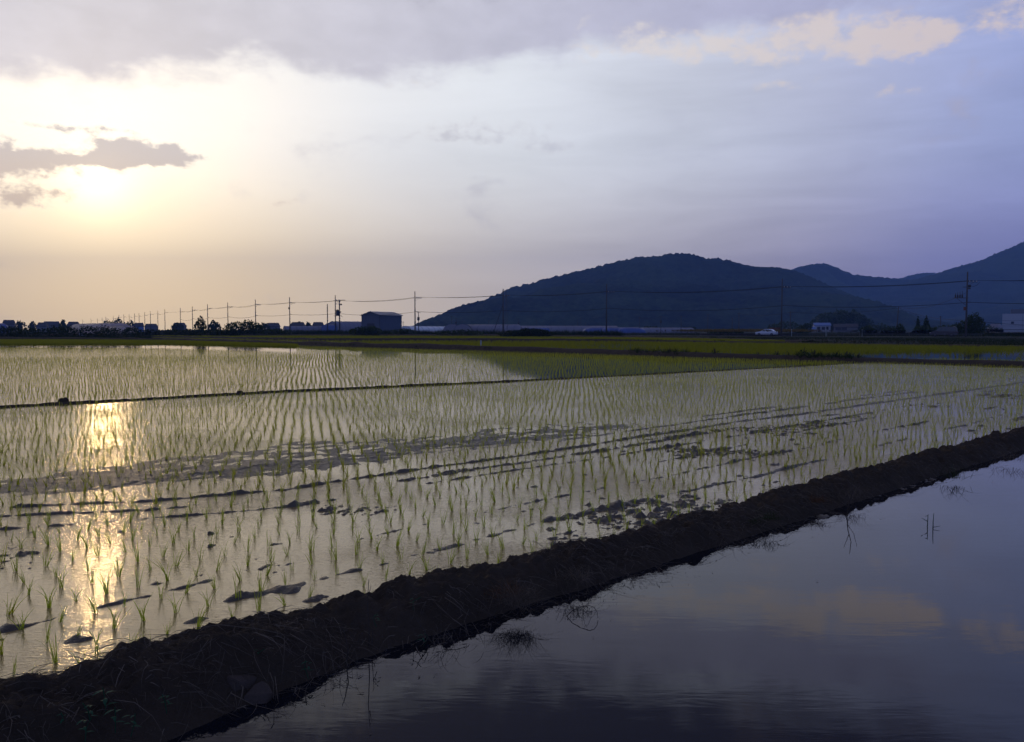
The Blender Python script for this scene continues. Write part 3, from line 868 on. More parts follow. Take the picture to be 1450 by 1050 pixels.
# ------------------------------------------------------------------ leaf crowns
def crown_np(blobs_, n, size, seed, shell=.55):
    rs = np.random.RandomState(seed)
    vol = np.array([b_[3] * b_[4] * b_[5] for b_ in blobs_]); w = rs.choice(len(blobs_), n, p=vol / vol.sum())
    Bv = np.array(blobs_)[w]
    dr = rs.normal(0, 1, (n, 3)); dr /= np.linalg.norm(dr, axis=1, keepdims=True)
    r = rs.rand(n) ** (1 / 3) * (1 - shell) + shell * (.75 + .35 * rs.rand(n))
    r = r * (.85 + .3 * rs.rand(n))
    C = Bv[:, :3] + dr * Bv[:, 3:6] * r[:, None]
    C[:, 2] = np.maximum(C[:, 2], .05)
    a = rs.normal(0, 1, (n, 3)); a /= np.linalg.norm(a, axis=1, keepdims=True)
    c_ = np.cross(a, rs.normal(0, 1, (n, 3))); c_ /= np.linalg.norm(c_, axis=1, keepdims=True)
    s = size * rs.uniform(.5, 1.3, n)[:, None]
    V = np.stack([C - a * s, C + c_ * s * .6, C + a * s, C - c_ * s * .6], 1).reshape(-1, 3)
    return V, np.arange(n * 4).reshape(-1, 4)
def tree(name, loc, blobs_, n, size, seed, label, cat='tree', trunk=None, group=None, m=None):
    t_ = empty(name, loc)
    tag(t_, label, cat, group)
    V, Fq = crown_np(blobs_, n, size, seed)
    obj('crown', np_mesh('crown', V, Fq, m or M_tree), t_)
    if trunk:
        mb = MB(); mb.tube([(0, 0, -.1), (.05, 0, trunk[0] * .5), (0, .05, trunk[0])], trunk[1], 7, trunk[1] * .5)
        for q in range(4):
            a = q * 1.7 + seed
            mb.tube([(0, 0, trunk[0] * .6), (math.cos(a) * trunk[0] * .35, math.sin(a) * trunk[0] * .35, trunk[0] * 1.1)], trunk[1] * .45, 5, trunk[1] * .2)
        mb.build('trunk', M_bark, t_, smooth=True)
    return t_
def pxm(d_): return d_ / F      # metres per photo pixel at depth d
def bush(px, py0, py1, wpx, d_, seed, label, name='bush', cat='bush', lobes=5, n=None, zg=None, group=None, trunk=True, m=None, size=None):
    """crown between photo rows py0 (top) and py1 (bottom), wpx wide, at depth d_"""
    k_ = pxm(d_)
    x, y, zt = at(px, py0, d_); zb_ = at(px, py1, d_)[2]
    if zg is None: zg = max(-.1, min(zb_, ROADZ))
    W_, H_ = wpx * k_, zt - zg
    rs = np.random.RandomState(seed)
    bl = []
    for i in range(lobes):
        f = (i + .5) / lobes - .5
        hh = H_ * (1 - (1.1 if lobes < 12 else .35) * abs(f) ** 1.6) * rs.uniform(.82, 1.05)
        bl.append((f * W_ * .86, rs.normal(0, W_ * .08), hh * .52, W_ / lobes * rs.uniform(.75, 1.05), min(W_ * .3, H_) * rs.uniform(.6, 1), hh * .5))
    nn = n or int(260 + 30 * wpx)
    return tree(name, (x, y, zg), bl, nn, size or max(.18, 1.3 * k_), seed, label, cat, (H_ * .5, max(.06, H_ * .03)) if trunk else None, group, m)

bush(284, 447, 466, 15, 205, 5, 'round dark bush standing alone against the pale sky left of the bush mass', 'round_bush', 'bush', 3, 900)
bush(345, 452.5, 470, 64, 195, 6, 'wide dark mass of scrub at the foot of the poles, left of the shed', 'scrub_thicket', 'bush', 7, 2600)
bush(392, 463, 470, 40, 200, 61, 'low dark scrub to the right of the wide thicket', 'scrub_thicket', 'bush', 5, 800)
bush(517, 459.5, 469, 46, 205, 7, 'dark clipped looking hedge hiding the foot of the blue grey shed', 'hedge', 'hedge', 7, 1800)
bush(572, 464, 469, 40, 210, 8, 'low dark shrubs at the right corner of the blue grey shed', 'low_shrub', 'bush', 5, 700)
bush(745, 464.5, 476.5, 82, 165, 9, 'long rounded dark grass mound beside the pole with the slanting strut', 'grass_mound', 'bush', 9, 3400, trunk=False, m=M_grassy)
bush(650, 465.5, 472, 70, 190, 10, 'thin dark scrub in front of the arched greenhouses', 'low_shrub', 'bush', 7, 900)
bush(1377, 442.5, 475, 36, 165, 11, 'large round dark tree just right of the rightmost pole', 'round_tree', 'tree', 4, 2400)
bush(1354, 458, 474, 22, 166, 12, 'smaller dark shrub just left of the rightmost pole', 'shrub', 'bush', 3, 800)
for px_c, wpx, top, sd, lb in ((1300, 8, 448, 13, 'slim dark conifer, the left of two in front of the right hills'), (1312, 13, 447, 14, 'broader dark conifer, the right of two in front of the right hills')):
    d_ = 235; k_ = pxm(d_); x, y, zt = at(px_c, top, d_)
    H_ = zt - 1.0
    bl = [(0, 0, H_ * f, wpx * k_ * .5 * (1.05 - f), wpx * k_ * .5 * (1.05 - f), H_ * .14) for f in (.15, .3, .45, .6, .75, .9)]
    tree('conifer', (x, y, 1.0), bl, 900, .3, sd, lb, 'tree', (H_ * .7, .15), 'conifers in front of the right hills')
bush(1306, 460, 474, 26, 190, 15, 'dark bush below the two conifers, behind the dark van', 'bush', 'bush', 3, 800)
bush(1340, 457, 470, 44, 215, 16, 'wide dark bush between the conifers and the rightmost pole', 'bush', 'bush', 5, 1000)
bush(1275, 457, 468, 14, 200, 17, 'dark bush at the foot of the leaning side pole', 'bush', 'bush', 3, 500)
bush(1230, 460, 470, 20, 210, 18, 'dark bush to the right of the long low shed', 'bush', 'bush', 3, 600)
bush(1257, 461, 470, 18, 240, 181, 'small dark bush between the low shed and the leaning side pole', 'bush', 'bush', 3, 400)
bush(1143, 452, 468, 10, 300, 19, 'narrow dark tree just left of the blue roofed house', 'tree', 'tree', 2, 500)
bush(1135, 461, 468, 18, 290, 191, 'low dark shrub by the blue lean-to roof', 'shrub', 'bush', 3, 400)
bush(1112, 454, 464, 50, 430, 20, 'spreading dark tree row behind the white car', 'tree_row', 'tree', 6, 1100)
bush(1188, 437, 466, 92, 560, 22, 'wooded knoll of dark trees rising behind the blue roofed house', 'wooded_knoll', 'trees', 8, 3600, size=1.1)
bush(1250, 456, 465, 34, 480, 23, 'dark trees on the plain right of the wooded knoll', 'far_tree', 'tree', 4, 700)
bush(1405, 459, 463, 30, 380, 231, 'low dark hedge in front of the white building', 'hedge', 'hedge', 4, 300)
bush(925, 460, 465.5, 26, 420, 24, 'small dark tree clump behind the pale greenhouses', 'far_tree', 'tree', 4, 450)
bush(975, 460.5, 466, 22, 430, 25, 'low tree clump in front of the big hill, right of the greenhouses', 'far_tree', 'tree', 4, 400)
bush(1030, 465, 469, 50, 205, 26, 'low green bushes beside the golden field', 'low_shrub', 'bush', 7, 900)
bush(85, 461.2, 480, 260, 150, 27, 'long dark overgrown bank at the far left of the plain', 'overgrown_bank', 'bank', 18, 5200, trunk=False, m=M_grassy)
bush(265, 465.5, 475.5, 180, 190, 28, 'dark overgrown bank around the foot of the round bush', 'overgrown_bank', 'bank', 14, 3000, trunk=False, m=M_grassy)
# left far treeline
for i, (px, t_, w_, d_, lb) in enumerate([
        (28, 453.5, 14, 520, 'small dark tree right of the leftmost dark roof'), (46, 454, 12, 530, 'small dark tree between two roofs at far left'),
        (89, 453, 10, 480, 'wispy small tree beside the low long roofs at far left'), (152, 453.5, 22, 560, 'small tree clump behind the pink greenhouse'),
        (168, 449.5, 22, 560, 'taller spreading tree above the pink greenhouse'), (186, 453, 14, 570, 'small tree at the right end of the pink greenhouse'),
        (252, 456.5, 14, 520, 'low tree left of the round bush on the horizon'), (303, 452, 16, 420, 'pale loose tree just right of the round bush'),
        (372, 455, 18, 470, 'small dark tree right of the wide thicket on the horizon'), (388, 457, 14, 520, 'low tree further right of the thicket'),
        (424, 456, 10, 480, 'small dark tree right of the seventh pole'), (436, 456, 10, 490, 'small dark tree beside the dark house roof')]):
    bush(px, t_, 466, w_, d_, 40 + i, lb, 'far_tree', 'tree', 3, 420, 0.0, 'small trees along the left horizon', size=.75)

# ------------------------------------------------------------------ bund-top weeds and far bund plants
def weedy(px, py, d_, h, seed, label):
    x, y, z = at(px, py, d_)
    rs = np.random.RandomState(seed)
    n_ = 40
    V, Fq = crown_np([(rs.normal(0, h * .5), 0, h * rs.uniform(.2, .5), h * rs.uniform(.25, .5), h * .3, h * rs.uniform(.25, .4)) for _ in range(4)], 70, h * .10, seed, .1)
    t_ = empty('weed_clump', (x, y, .15)); tag(t_, label, 'weed', 'weeds on the far bund')
    obj('leaf', np_mesh('leaf', V, Fq, M_tree), t_)['kind'] = 'stuff'
    mb = MB()
    for q in range(5):
        a = rs.uniform(0, 6.28); mb.tube([(0, 0, 0), (math.cos(a) * h * .3, math.sin(a) * h * .2, h * rs.uniform(.7, 1.05))], .012, 4)
    mb.build('stem', M_twig, t_)['kind'] = 'stuff'
names_w = ['at the left end of the weedy stretch', 'tallest of the left weeds', 'beside the tallest left weed', 'low one in the middle', 'dark one left of the biggest clump',
           'biggest clump, spiky top', 'broad one right of the biggest clump', 'low one after the broad one', 'second last to the right', 'last small one to the right']
for i, (px, h) in enumerate(((905, .25), (948, .35), (1013, .45), (1072, .25), (1100, .32), (1138, .5), (1152, .42), (1172, .3), (1200, .35), (1215, .25))):
    y_ = float(lin(L1, px)); d_ = EYE * F / (y_ - HZ)
    weedy(px, y_, d_, h, 70 + i, 'dark leafy weed on the far bund, ' + names_w[i])

# ------------------------------------------------------------------ poles
def pole(i, px, py, xyz, label, detail=1):
    x, y, zt = xyz
    zg = ROADZ - .1
    H_ = zt - zg
    rz = 0.0
    t_ = empty('utility_pole', (x, y, zg)); tag(t_, label, 'utility pole', 'utility poles along the road')
    MB().tube([(0, 0, -.3), (0, 0, H_)], .20, 8, .12).build('shaft', M_conc, t_, smooth=True)
    MB().box(.0, 1.9, -.05, .05, H_ - 1.95, H_ - 1.83).build('crossarm', M_steel, t_)
    if detail:
        for q in (.45, 1.1, 1.75):
            MB().tube([(q, 0, H_ - 1.82), (q, 0, H_ - 1.72), (q, 0, H_ - 1.62)], .07, 6, .05).build('insulator', M_sky_white, t_)
        MB().tube([(0.1, 0, H_ - 2.6), (1.2, 0, H_ - 1.95)], .03, 5).build('brace', M_steel, t_)
        MB().box(.1, .75, -.05, .05, H_ - 5.72, H_ - 5.62).build('cable_bracket', M_steel, t_)
    return t_, H_
LBL = {1: 'concrete utility pole with switch platform beside the large round tree', 2: 'concrete utility pole standing in front of the white car',
       3: 'plain utility pole rising in front of the middle of the big hill', 4: 'utility pole with a slanting strut at the left flank of the big hill',
       5: 'utility pole standing just right of the blue grey shed', 6: 'taller slim pole of the pair carrying the transformer',
       7: 'utility pole on the horizon left of the transformer pair, with a small box', 8: 'utility pole rising from the right end of the wide thicket',
       9: 'utility pole rising from the left end of the wide thicket', 10: 'utility pole just right of the round bush', 11: 'utility pole just left of the round bush',
       12: 'second utility pole left of the round bush'}
ords = ['third', 'fourth', 'fifth', 'sixth', 'seventh', 'eighth', 'ninth', 'tenth', 'eleventh', 'twelfth', 'thirteenth', 'fourteenth', 'fifteenth', 'sixteenth', 'seventeenth']
ptop = {}
for i, ((px, py), xyz) in enumerate(zip(POLES, pole_xyz)):
    if i == 0: continue
    lb = LBL.get(i) or ('tiny far utility pole, ' + ords[i - 13] + ' to the left from the round bush')
    t_, H_ = pole(i, px, py, xyz, lb, 1 if i < 13 else 0)
    ptop[i] = (t_, H_)
# pole 1 switch gear
t_, H_ = ptop[1]
MB().box(-2.3, 0.1, -.35, .35, H_ - 4.95, H_ - 4.83).build('platform', M_steel, t_)
MB().tube([(-1.9, 0, H_ - 4.95), (-.1, 0, H_ - 6.3)], .045, 5).build('platform_brace', M_steel, t_)
for q in range(4):
    xx = -2.15 + q * .42
    mb = MB(); mb.tube([(xx, 0, H_ - 4.83), (xx, 0, H_ - 4.3)], .15, 8, .12); mb.tube([(xx, 0, H_ - 4.3), (xx, 0, H_ - 3.95 + .12 * q)], .05, 6, .03)
    mb.build('cut_out_switch', M_dark, t_, smooth=False)
MB().box(-.85, -.1, -.05, .05, H_ - 2.9, H_ - 2.8).build('short_arm', M_steel, t_)
mb = MB(); mb.tube([(.12, 0, H_ - 2.65), (.62, 0, H_ - 2.65)], .22, 8); mb.build('load_switch', M_dark, t_)
MB().box(.12, .55, -.2, .2, H_ - 3.25, H_ - 2.95).build('control_box', M_steel, t_)
MB().box(-.5, -.14, -.18, .18, H_ - 7.2, H_ - 6.55).build('meter_box', M_orange, t_)
mb = MB(); mb.tube([(.6, 0, H_ - 2.6), (1.2, 0, H_ - 2.75), (1.8, 0, H_ - 2.5), (2.4, 0, H_ - 1.9)], .03, 4); mb.build('jumper_cable', M_wire, t_)
# pole 4: strut; second slim pole
t_, H_ = ptop[4]
MB().tube([(-2.85, -.6, -.2), (-.12, 0, H_ - 4.4)], .09, 6, .08).build('strut', M_dark, t_, smooth=True)
x, y, z = at(716.5, 412, pole_xyz[4][1] + 6)
t2 = empty('lattice_mast', (x, y, ROADZ)); tag(t2, 'slim twin legged mast right behind the pole with the slanting strut', 'mast')
hh = z - ROADZ
for sx in (-1, 1): MB().tube([(sx * .42, 0, -.2), (sx * .1, 0, hh)], .05, 5, .04).build('mast_leg', M_steel, t2)
mb = MB()
for q in range(12):
    f0, f1 = q / 12, (q + 1) / 12
    w0, w1 = .42 - .32 * f0, .42 - .32 * f1
    sgn = 1 if q % 2 else -1
    mb.tube([(-sgn * w0, 0, hh * f0), (sgn * w1, 0, hh * f1)], .02, 4)
mb.build('lacing', M_steel, t2)['kind'] = 'stuff'
MB().box(-.1, 1.0, -.05, .05, hh - 1.2, hh - 1.1).build('crossarm', M_steel, t2)
# pole 7: small box
t_, H_ = ptop[7]
MB().box(-.45, -.12, -.18, .18, H_ - 3.9, H_ - 3.3).build('control_box', M_dark, t_)
# transformer twin of pole 6
x6, y6, _ = pole_xyz[6]
xq, yq, zq = at(480.5, 424.3, y6)
t_ = empty('transformer_pole', (xq, yq, ROADZ - .1)); tag(t_, 'shorter thick pole of the pair carrying the transformer', 'utility pole')
H_ = zq - ROADZ + .1
MB().tube([(0, 0, -.3), (0, 0, H_)], .24, 8, .17).build('shaft', M_conc, t_, smooth=True)
MB().box(-1.3, 1.9, -.06, .06, H_ - .12, H_ + .02).build('crossarm', M_steel, t_)
MB().box(-1.3, .1, -.05, .05, H_ - 1.35, H_ - 1.25).build('lower_arm', M_steel, t_)
mb = MB(); mb.tube([(-.62, 0, H_ - 4.9), (-.62, 0, H_ - 3.15)], .47, 10); mb.build('transformer_tank', M_dark, t_, smooth=False)
for q in (-.8, -.45):
    MB().tube([(q, 0, H_ - 3.15), (q, 0, H_ - 2.85)], .07, 6, .04).build('bushing', M_dark, t_)
MB().box(-1.75, .6, -.3, .3, H_ - 5.05, H_ - 4.92).build('platform', M_steel, t_)
MB().box(.3, .75, -.2, .2, H_ - 1.65, H_ - 1.15).build('load_switch', M_dark, t_)
MB().box(.18, .5, -.2, .2, H_ - 4.0, H_ - 3.6).build('control_box', M_dark, t_)
MB().tube([(.1, 0, H_ - 4.9), (1.1, 0, H_ - 5.4)], .04, 4).build('stay', M_steel, t_)
# single short pole
x, y, z = at(463.5, 430.5, 262)
t_ = empty('plain_post', (x, y, ROADZ - .1)); tag(t_, 'short bare pole without arms left of the transformer pair', 'pole')
MB().tube([(0, 0, -.3), (0, 0, z - ROADZ + .1)], .19, 8, .14).build('shaft', M_conc, t_, smooth=True)
mb = MB(); mb.tube([(0, 0, z - ROADZ + .1), (0, 0, z - ROADZ + .16)], .16, 8); mb.build('cap', M_dark, t_)

# cables strung along the poles
def catenary(a, b_, sag, n_=10):
    a, b_ = np.array(a), np.array(b_)
    return [tuple(a + (b_ - a) * t - np.array([0, 0, sag * 4 * t * (1 - t)])) for t in np.linspace(0, 1, n_ + 1)]
def cable(name, offx, dz, sag, r, label, idx, endx=None):
    mb = MB()
    for i in idx:
        a = pole_xyz[i]; c = pole_xyz[i + 1]
        ln = math.dist(a[:2], c[:2])
        pa = (a[0] + offx, a[1], a[2] + dz); pb = (c[0] + offx, c[1], c[2] + dz)
        mb.tube(catenary(pa, pb, sag * (ln / 38) ** 2), r, 4, cap=False)
    o = mb.build(name, M_wire)
    tag(o, label, 'cable', 'cables strung along the poles')
cable('power_cable', .45, -1.62, .62, .028, 'uppermost thick cable strung along the road poles, the inner of the upper three', range(0, 27))
cable('power_cable', 1.1, -1.62, .68, .024, 'middle one of the upper three cables strung along the road poles', range(0, 12))
cable('power_cable', 1.75, -1.62, .74, .024, 'outer one of the upper three cables strung along the road poles', range(0, 12))
cable('telephone_cable', .6, -5.7, .75, .045, 'lower single cable strung along the road poles', range(0, 12))

# small far poles before the hill, second line
def small_pole(px, py, d_, label, arm=True, tr=False, base=None, lean=0.0):
    x, y, z = at(px, py, d_)
    zg = .3
    t_ = empty('small_utility_pole', (x, y, zg)); tag(t_, label, 'utility pole', 'small poles on the plain')
    H_ = z - zg
    MB().tube([(-lean, 0, -.3), (0, 0, H_)], .17, 6, .12).build('shaft', M_conc, t_, smooth=True)
    if arm:
        MB().box(-.75, .75, -.05, .05, H_ - .45, H_ - .32).build('crossarm', M_steel, t_)
        if tr: MB().tube([(.0, -.3, H_ - 3.2), (.0, -.3, H_ - 2.0)], .45, 8).build('transformer_tank', M_dark, t_)
        elif d_ < 420: MB().box(-.5, .5, -.05, .05, H_ - 1.5, H_ - 1.4).build('lower_arm', M_steel, t_)
    return (x, y, z)
small_pole(592.6, 441, 300, 'small pole with a transformer right behind the pole beside the shed', True, True)
small_pole(603, 452, 520, 'tiny pole right of the small transformer pole near the shed', True)
small_pole(571, 455, 520, 'tiny pole at the right wall of the blue grey shed', True)
small_pole(639.5, 447, 420, 'small pole rising behind the arched greenhouse ends', True)
small_pole(646, 450, 430, 'small pole second from left behind the arched greenhouse ends', True, True)
small_pole(654.5, 453.5, 520, 'tiny pole third from left before the foot of the big hill', True)
small_pole(692, 453, 430, 'tiny pole just left of the slanting strut', True)
small_pole(706, 447, 400, 'small pole between the slanting strut and its main pole', True)
small_pole(734.5, 451, 420, 'small T shaped pole right of the slim mast', True, True)
small_pole(760, 452, 430, 'tiny pole before the hill between slim mast and hill centre', True)
small_pole(818, 452, 430, 'tiny pole, left one of the pair before the plain middle pole', False)
small_pole(822.5, 450, 430, 'tiny pole, right one of the pair before the plain middle pole', True)
small_pole(829, 456, 430, 'shortest tiny pole left of the plain middle pole', False)
q1 = small_pole(905.5, 448.5, 360, 'small pole just right of the plain middle pole', True)
q2 = small_pole(936, 446.5, 350, 'small dark pole with double arms over the tree clump', True, True)
q3 = small_pole(964.5, 446.5, 345, 'small pole over the right end of the pale greenhouses', True)
q4 = small_pole(1002.5, 444, 335, 'small pole at the left edge of the golden field', True)
small_pole(1037, 449.5, 330, 'thin pole inside the golden field', False)
q5 = small_pole(1046.5, 442.5, 320, 'T shaped pole inside the golden field, right of the thin one', True)
q6 = small_pole(1119.5, 440.5, 260, 'small pole right of the white car', True)
q7 = small_pole(1272.5, 434, 230, 'dark leaning side pole between the low shed and the conifers', True, lean=.5)
small_pole(1332, 447, 300, 'thin grey pole left of the rightmost pole', True)
q8 = (at(1367, 451, 170)); q9 = at(1640, 455, 150)
mb = MB()
for a, c in ((q1, q2), (q5, q6), (q6, q7), (q7, q8), (q8, q9)):
    mb.tube(catenary((a[0], a[1], a[2] - .3), (c[0], c[1], c[2] - .3), .9), .035, 4, cap=False)
tag(mb.build('side_cable', M_wire), 'cable strung between the small side poles left and right of the white car', 'cable')
mb = MB(); mb.tube(catenary((q7[0], q7[1], q7[2] - .1), (q8[0] + 0, q8[1], q8[2] + 5.5), 1.5), .03, 4, cap=False)
tag(mb.build('service_cable', M_wire), 'thin service cable from the leaning side pole to the rightmost pole', 'cable')

# ------------------------------------------------------------------ buildings
def gable(name, px0, px1, py_top, d_, depth, wall_f, label, cat, wallm, roofm, rz=0.0, zg=.3, ridge_along='x', over=.25, windows=(), door=False, ribs=0, group=None, hip=0.0):
    """body from px0 to px1 wide; ridge height at py_top"""
    x, y, zt = at((px0 + px1) / 2, py_top, d_)
    w = (px1 - px0) * pxm(d_); h = zt - zg; hw = h * wall_f
    t_ = empty(name, (x, y, zg), rz - math.atan2(x, y) * .9); tag(t_, label, cat, group)
    hx, hy = w / 2, depth / 2
    if ridge_along == 'x':
        mb = MB(); vs = [(-hx, -hy, 0), (-hx, hy, 0), (-hx, hy, hw), (-hx, 0, hw + .01 if hip else h - .1), (-hx, -hy, hw)]
        vs += [(hx, q[1], q[2]) for q in vs]
        mb.add(vs, [(0, 1, 2, 3, 4)[::-1], (5, 6, 7, 8, 9), (0, 5, 9, 4)[::-1], (1, 2, 7, 6)[::-1], (0, 1, 6, 5)])
        mb.build('wall', wallm, t_)
        mb = MB()
        for sgn in (-1, 1):
            a = [(-hx - over, sgn * (hy + over), hw - .12), (hx + over, sgn * (hy + over), hw - .12), ((hx + over) * (1 - hip), 0, h), ((-hx - over) * (1 - hip), 0, h)]
            b2 = [(q[0], q[1], q[2] + .14) for q in a]
            mb.add(a + b2, [(0, 1, 2, 3), (4, 5, 6, 7), (0, 1, 5, 4), (1, 2, 6, 5), (2, 3, 7, 6), (3, 0, 4, 7)])
        if hip:
            for sg in (-1, 1):
                e_ = sg * (hx + over)
                mb.add([(e_, -hy - over, hw - .12), (e_, hy + over, hw - .12), (e_ * (1 - hip), 0, h + .1)], [(0, 1, 2)])
        mb.build('roof', roofm, t_)
    for (fx, z0, ww, hh) in windows:
        xx = -hx + fx * w
        f_ = MB().box(xx - ww / 2 - .08, xx + ww / 2 + .08, -hy - .06, -hy + .02, z0 - .08, z0 + hh + .08).build('window', M_grey, t_)
        MB().box(xx - ww / 2, xx + ww / 2, -hy - .09, -hy - .05, z0, z0 + hh).build('pane', M_glass, f_)
    if door:
        MB().box(-hx + .2 * w, -hx + .2 * w + 1.0, -hy - .06, -hy + .02, 0, 2.0).build('door', M_dark, t_)
    return t_, hx, hy, hw, h

# main shed: gable end faces left-front, ridge recedes to the right
def shed():
    d_ = 262
    # corners in plan (gable end from A to Bc, long side Bc to Cc)
    A_ = at(512.5, 467, d_ + 6); Bc = at(538, 467, d_); Cc = at(569, 467, d_ + 11)
    zg = .3
    he = at(538, 445.6, d_)[2] - zg; hr = at(525, 441.4, d_ + 3)[2] - zg
    p0 = np.array(A_[:2]); p1 = np.array(Bc[:2]); p2 = np.array(Cc[:2]); p3 = p0 + p2 - p1
    t_ = empty('shed', (p1[0], p1[1], zg)); tag(t_, 'large blue grey metal clad shed with a pale gable roof behind the hedge', 'shed')
    o0, o1, o2, o3 = [q - p1 for q in (p0, p1, p2, p3)]
    g0, g1 = (o0 + o1) / 2, (o2 + o3) / 2
    def v3(p, z): return (p[0], p[1], z)
    # corrugated walls: vertical ribs as real relief
    def wall(a, c, za, zc, zm=None, name='wall'):
        n_ = max(8, int(np.linalg.norm(c - a) / .5))
        out = np.array([c[1] - a[1], a[0] - c[0]]); out = out / np.linalg.norm(out)
        vs, fs = [], []
        for i in range(n_ * 2 + 1):
            f = i / (n_ * 2); p = a + (c - a) * f + out * (.05 if i % 2 else 0)
            zt = za + (zc - za) * f if zm is None else (za + (zm - za) * f * 2 if f < .5 else zm + (zc - zm) * (f - .5) * 2)
            vs += [v3(p, 0), v3(p, zt)]
            if i: fs.append((2 * i - 2, 2 * i, 2 * i + 1, 2 * i - 1))
        MB().add(vs, fs).build(name, M_wall, t_)
    wall(o0, o1, he, he, hr); wall(o1, o2, he, he); wall(o2, o3, he, he, hr); wall(o3, o0, he, he)
    ax = (o2 - o1) / np.linalg.norm(o2 - o1); cr = (o1 - o0) / np.linalg.norm(o1 - o0)
    for sgn, e0, e1 in ((1, o1, o2), (-1, o0, o3)):
        a0 = e0 - ax * .4 + cr * sgn * .4; a1 = e1 + ax * .4 + cr * sgn * .4; r0 = g0 - ax * .4; r1 = g1 + ax * .4
        lo = he - .12
        b1 = [v3(a0, lo), v3(a1, lo), v3(r1, hr + .05), v3(r0, hr + .05)]
        b2 = [(q[0], q[1], q[2] + .15) for q in b1]
        MB().add(b1 + b2, [(0, 1, 2, 3), (4, 5, 6, 7), (0, 1, 5, 4), (1, 2, 6, 5), (2, 3, 7, 6), (3, 0, 4, 7)]).build('roof_slope', M_roofm, t_)
        # standing seams
        mb = MB()
        for q in np.linspace(0, 1, 12):
            s0 = a0 + (a1 - a0) * q; s1 = r0 + (r1 - r0) * q
            mb.tube([v3(s0, lo + .17), v3(s1, hr + .22)], .04, 4)
        mb.build('roof_seam', M_roofm, t_)['kind'] = 'stuff'
    # big door on the gable, window on the long side
    m0 = o0 + (o1 - o0) * .3; m1 = o0 + (o1 - o0) * .7
    out = np.array([cr[1], -cr[0]])
    if out[1] > 0: out = -out
    dd = [v3(m0 + out * .08, 0), v3(m1 + out * .08, 0), v3(m1 + out * .08, 3.4), v3(m0 + out * .08, 3.4)]
    MB().add(dd + [(q[0] - out[0] * .1, q[1] - out[1] * .1, q[2]) for q in dd], [(0, 1, 2, 3), (4, 5, 6, 7), (0, 1, 5, 4), (1, 2, 6, 5), (2, 3, 7, 6), (3, 0, 4, 7)]).build('sliding_door', M_tile, t_)
    for e in (o0, o1, o2):
        MB().tube([v3(e + out * .08, 0), v3(e + out * .08, he)], .07, 5).build('downpipe', M_dark, t_)
shed()
gable('house', 1153, 1174, 457, 330, 6.5, .72, 'white farmhouse with a blue roof in front of the wooded knoll', 'house', M_white, M_blue, .08, .8, windows=((.25, 1.0, 1.0, 1.0), (.55, .9, 1.2, 1.1), (.8, .9, .8, 1.2)), door=True)
gable('lean_to', 1143, 1153, 462.6, 326, 4, .6, 'small blue lean-to against the left wall of the farmhouse', 'lean-to', M_white, M_blue, .05, .8)
gable('long_shed', 1182, 1213, 458.5, 320, 6, .62, 'long low shed with a dark roof right of the farmhouse', 'shed', M_grey, M_tile, -.05, .8, windows=((.2, .7, 2.2, 1.3), (.45, .7, 2.0, 1.3)))
# white factory at the right edge
def factory():
    d_ = 400
    x0, y, zt = at(1419.5, 444, d_)
    x1 = at(1500, 444, d_)[0]
    zg = .5; h = zt - zg; w = x1 - x0
    t_ = empty('factory_building', (x0, y, zg), -math.atan2(x0, y)); tag(t_, 'white flat roofed factory building at the right edge with one dark window', 'building')
    MB().box(0, w, 0, 22, 0, h).build('wall', M_white, t_)
    for zc in (.34 * h, .63 * h): MB().box(-.06, w, -.08, 0, zc - .07, zc + .07).build('wall_band', M_grey, t_)
    for q in np.arange(8.5, w, 8.5): MB().box(q - .06, q + .06, -.05, 0, 0, h).build('panel_joint', M_grey, t_)
    f_ = MB().box(3.7, 5.0, -.1, 0, .44 * h, .58 * h).build('window', M_grey, t_)
    MB().box(3.8, 4.9, -.13, -.1, .46 * h, .57 * h).build('pane', M_glass, f_)
    MB().box(3.5, w, 6, 16, h, h + 2.3).build('roof_block', M_grey, t_)
    for q in np.arange(4.2, w, 3.2): MB().tube([(q, 5.9, h), (q, 5.9, h + 3.0)], .06, 5).build('roof_post', M_steel, t_)
factory()
# far left roofs
for (a, c, top, d_, dep, wm, rm, lb) in [
        (5, 20, 453.0, 480, 8, M_grey, M_tile, 'leftmost dark roofed house on the left horizon'),
        (54, 66, 456.5, 520, 8, M_grey, M_tile, 'low dark roofed house with a flat looking gable at far left'),
        (62, 84, 455.0, 560, 10, M_grey, M_tile, 'long grey roofed house at far left beside the wispy tree'),
        (97, 111, 455.5, 470, 8, M_grey, M_tile, 'grey roofed barn just left of the pink greenhouse'),
        (190, 203, 457.0, 520, 8, M_blue, M_tile, 'bluish low house right of the pink greenhouse'),
        (206, 222, 458.3, 620, 8, M_grey, M_tile, 'small low house under the tiny far poles'),
        (246, 262, 456.8, 560, 9, M_grey, M_tile, 'dark low house left of the round bush'),
        (378, 396, 457.0, 520, 9, M_grey, M_tile, 'dark low house right of the wide thicket'),
        (412, 431, 456.0, 480, 9, M_grey, M_tile, 'pair roofed dark house behind the long white greenhouse strip'),
        (443, 458, 456.0, 440, 9, M_grey, M_tile, 'dark hipped looking house left of the bare pole')]:
    gable('far_house', a, c, top, d_, dep, .62, lb, 'house', wm, rm, random.uniform(-.15, .15), .2, windows=((.3, .9, 1.0, .9), (.7, .9, 1.0, .9)), group='small houses along the left horizon', hip=.22)

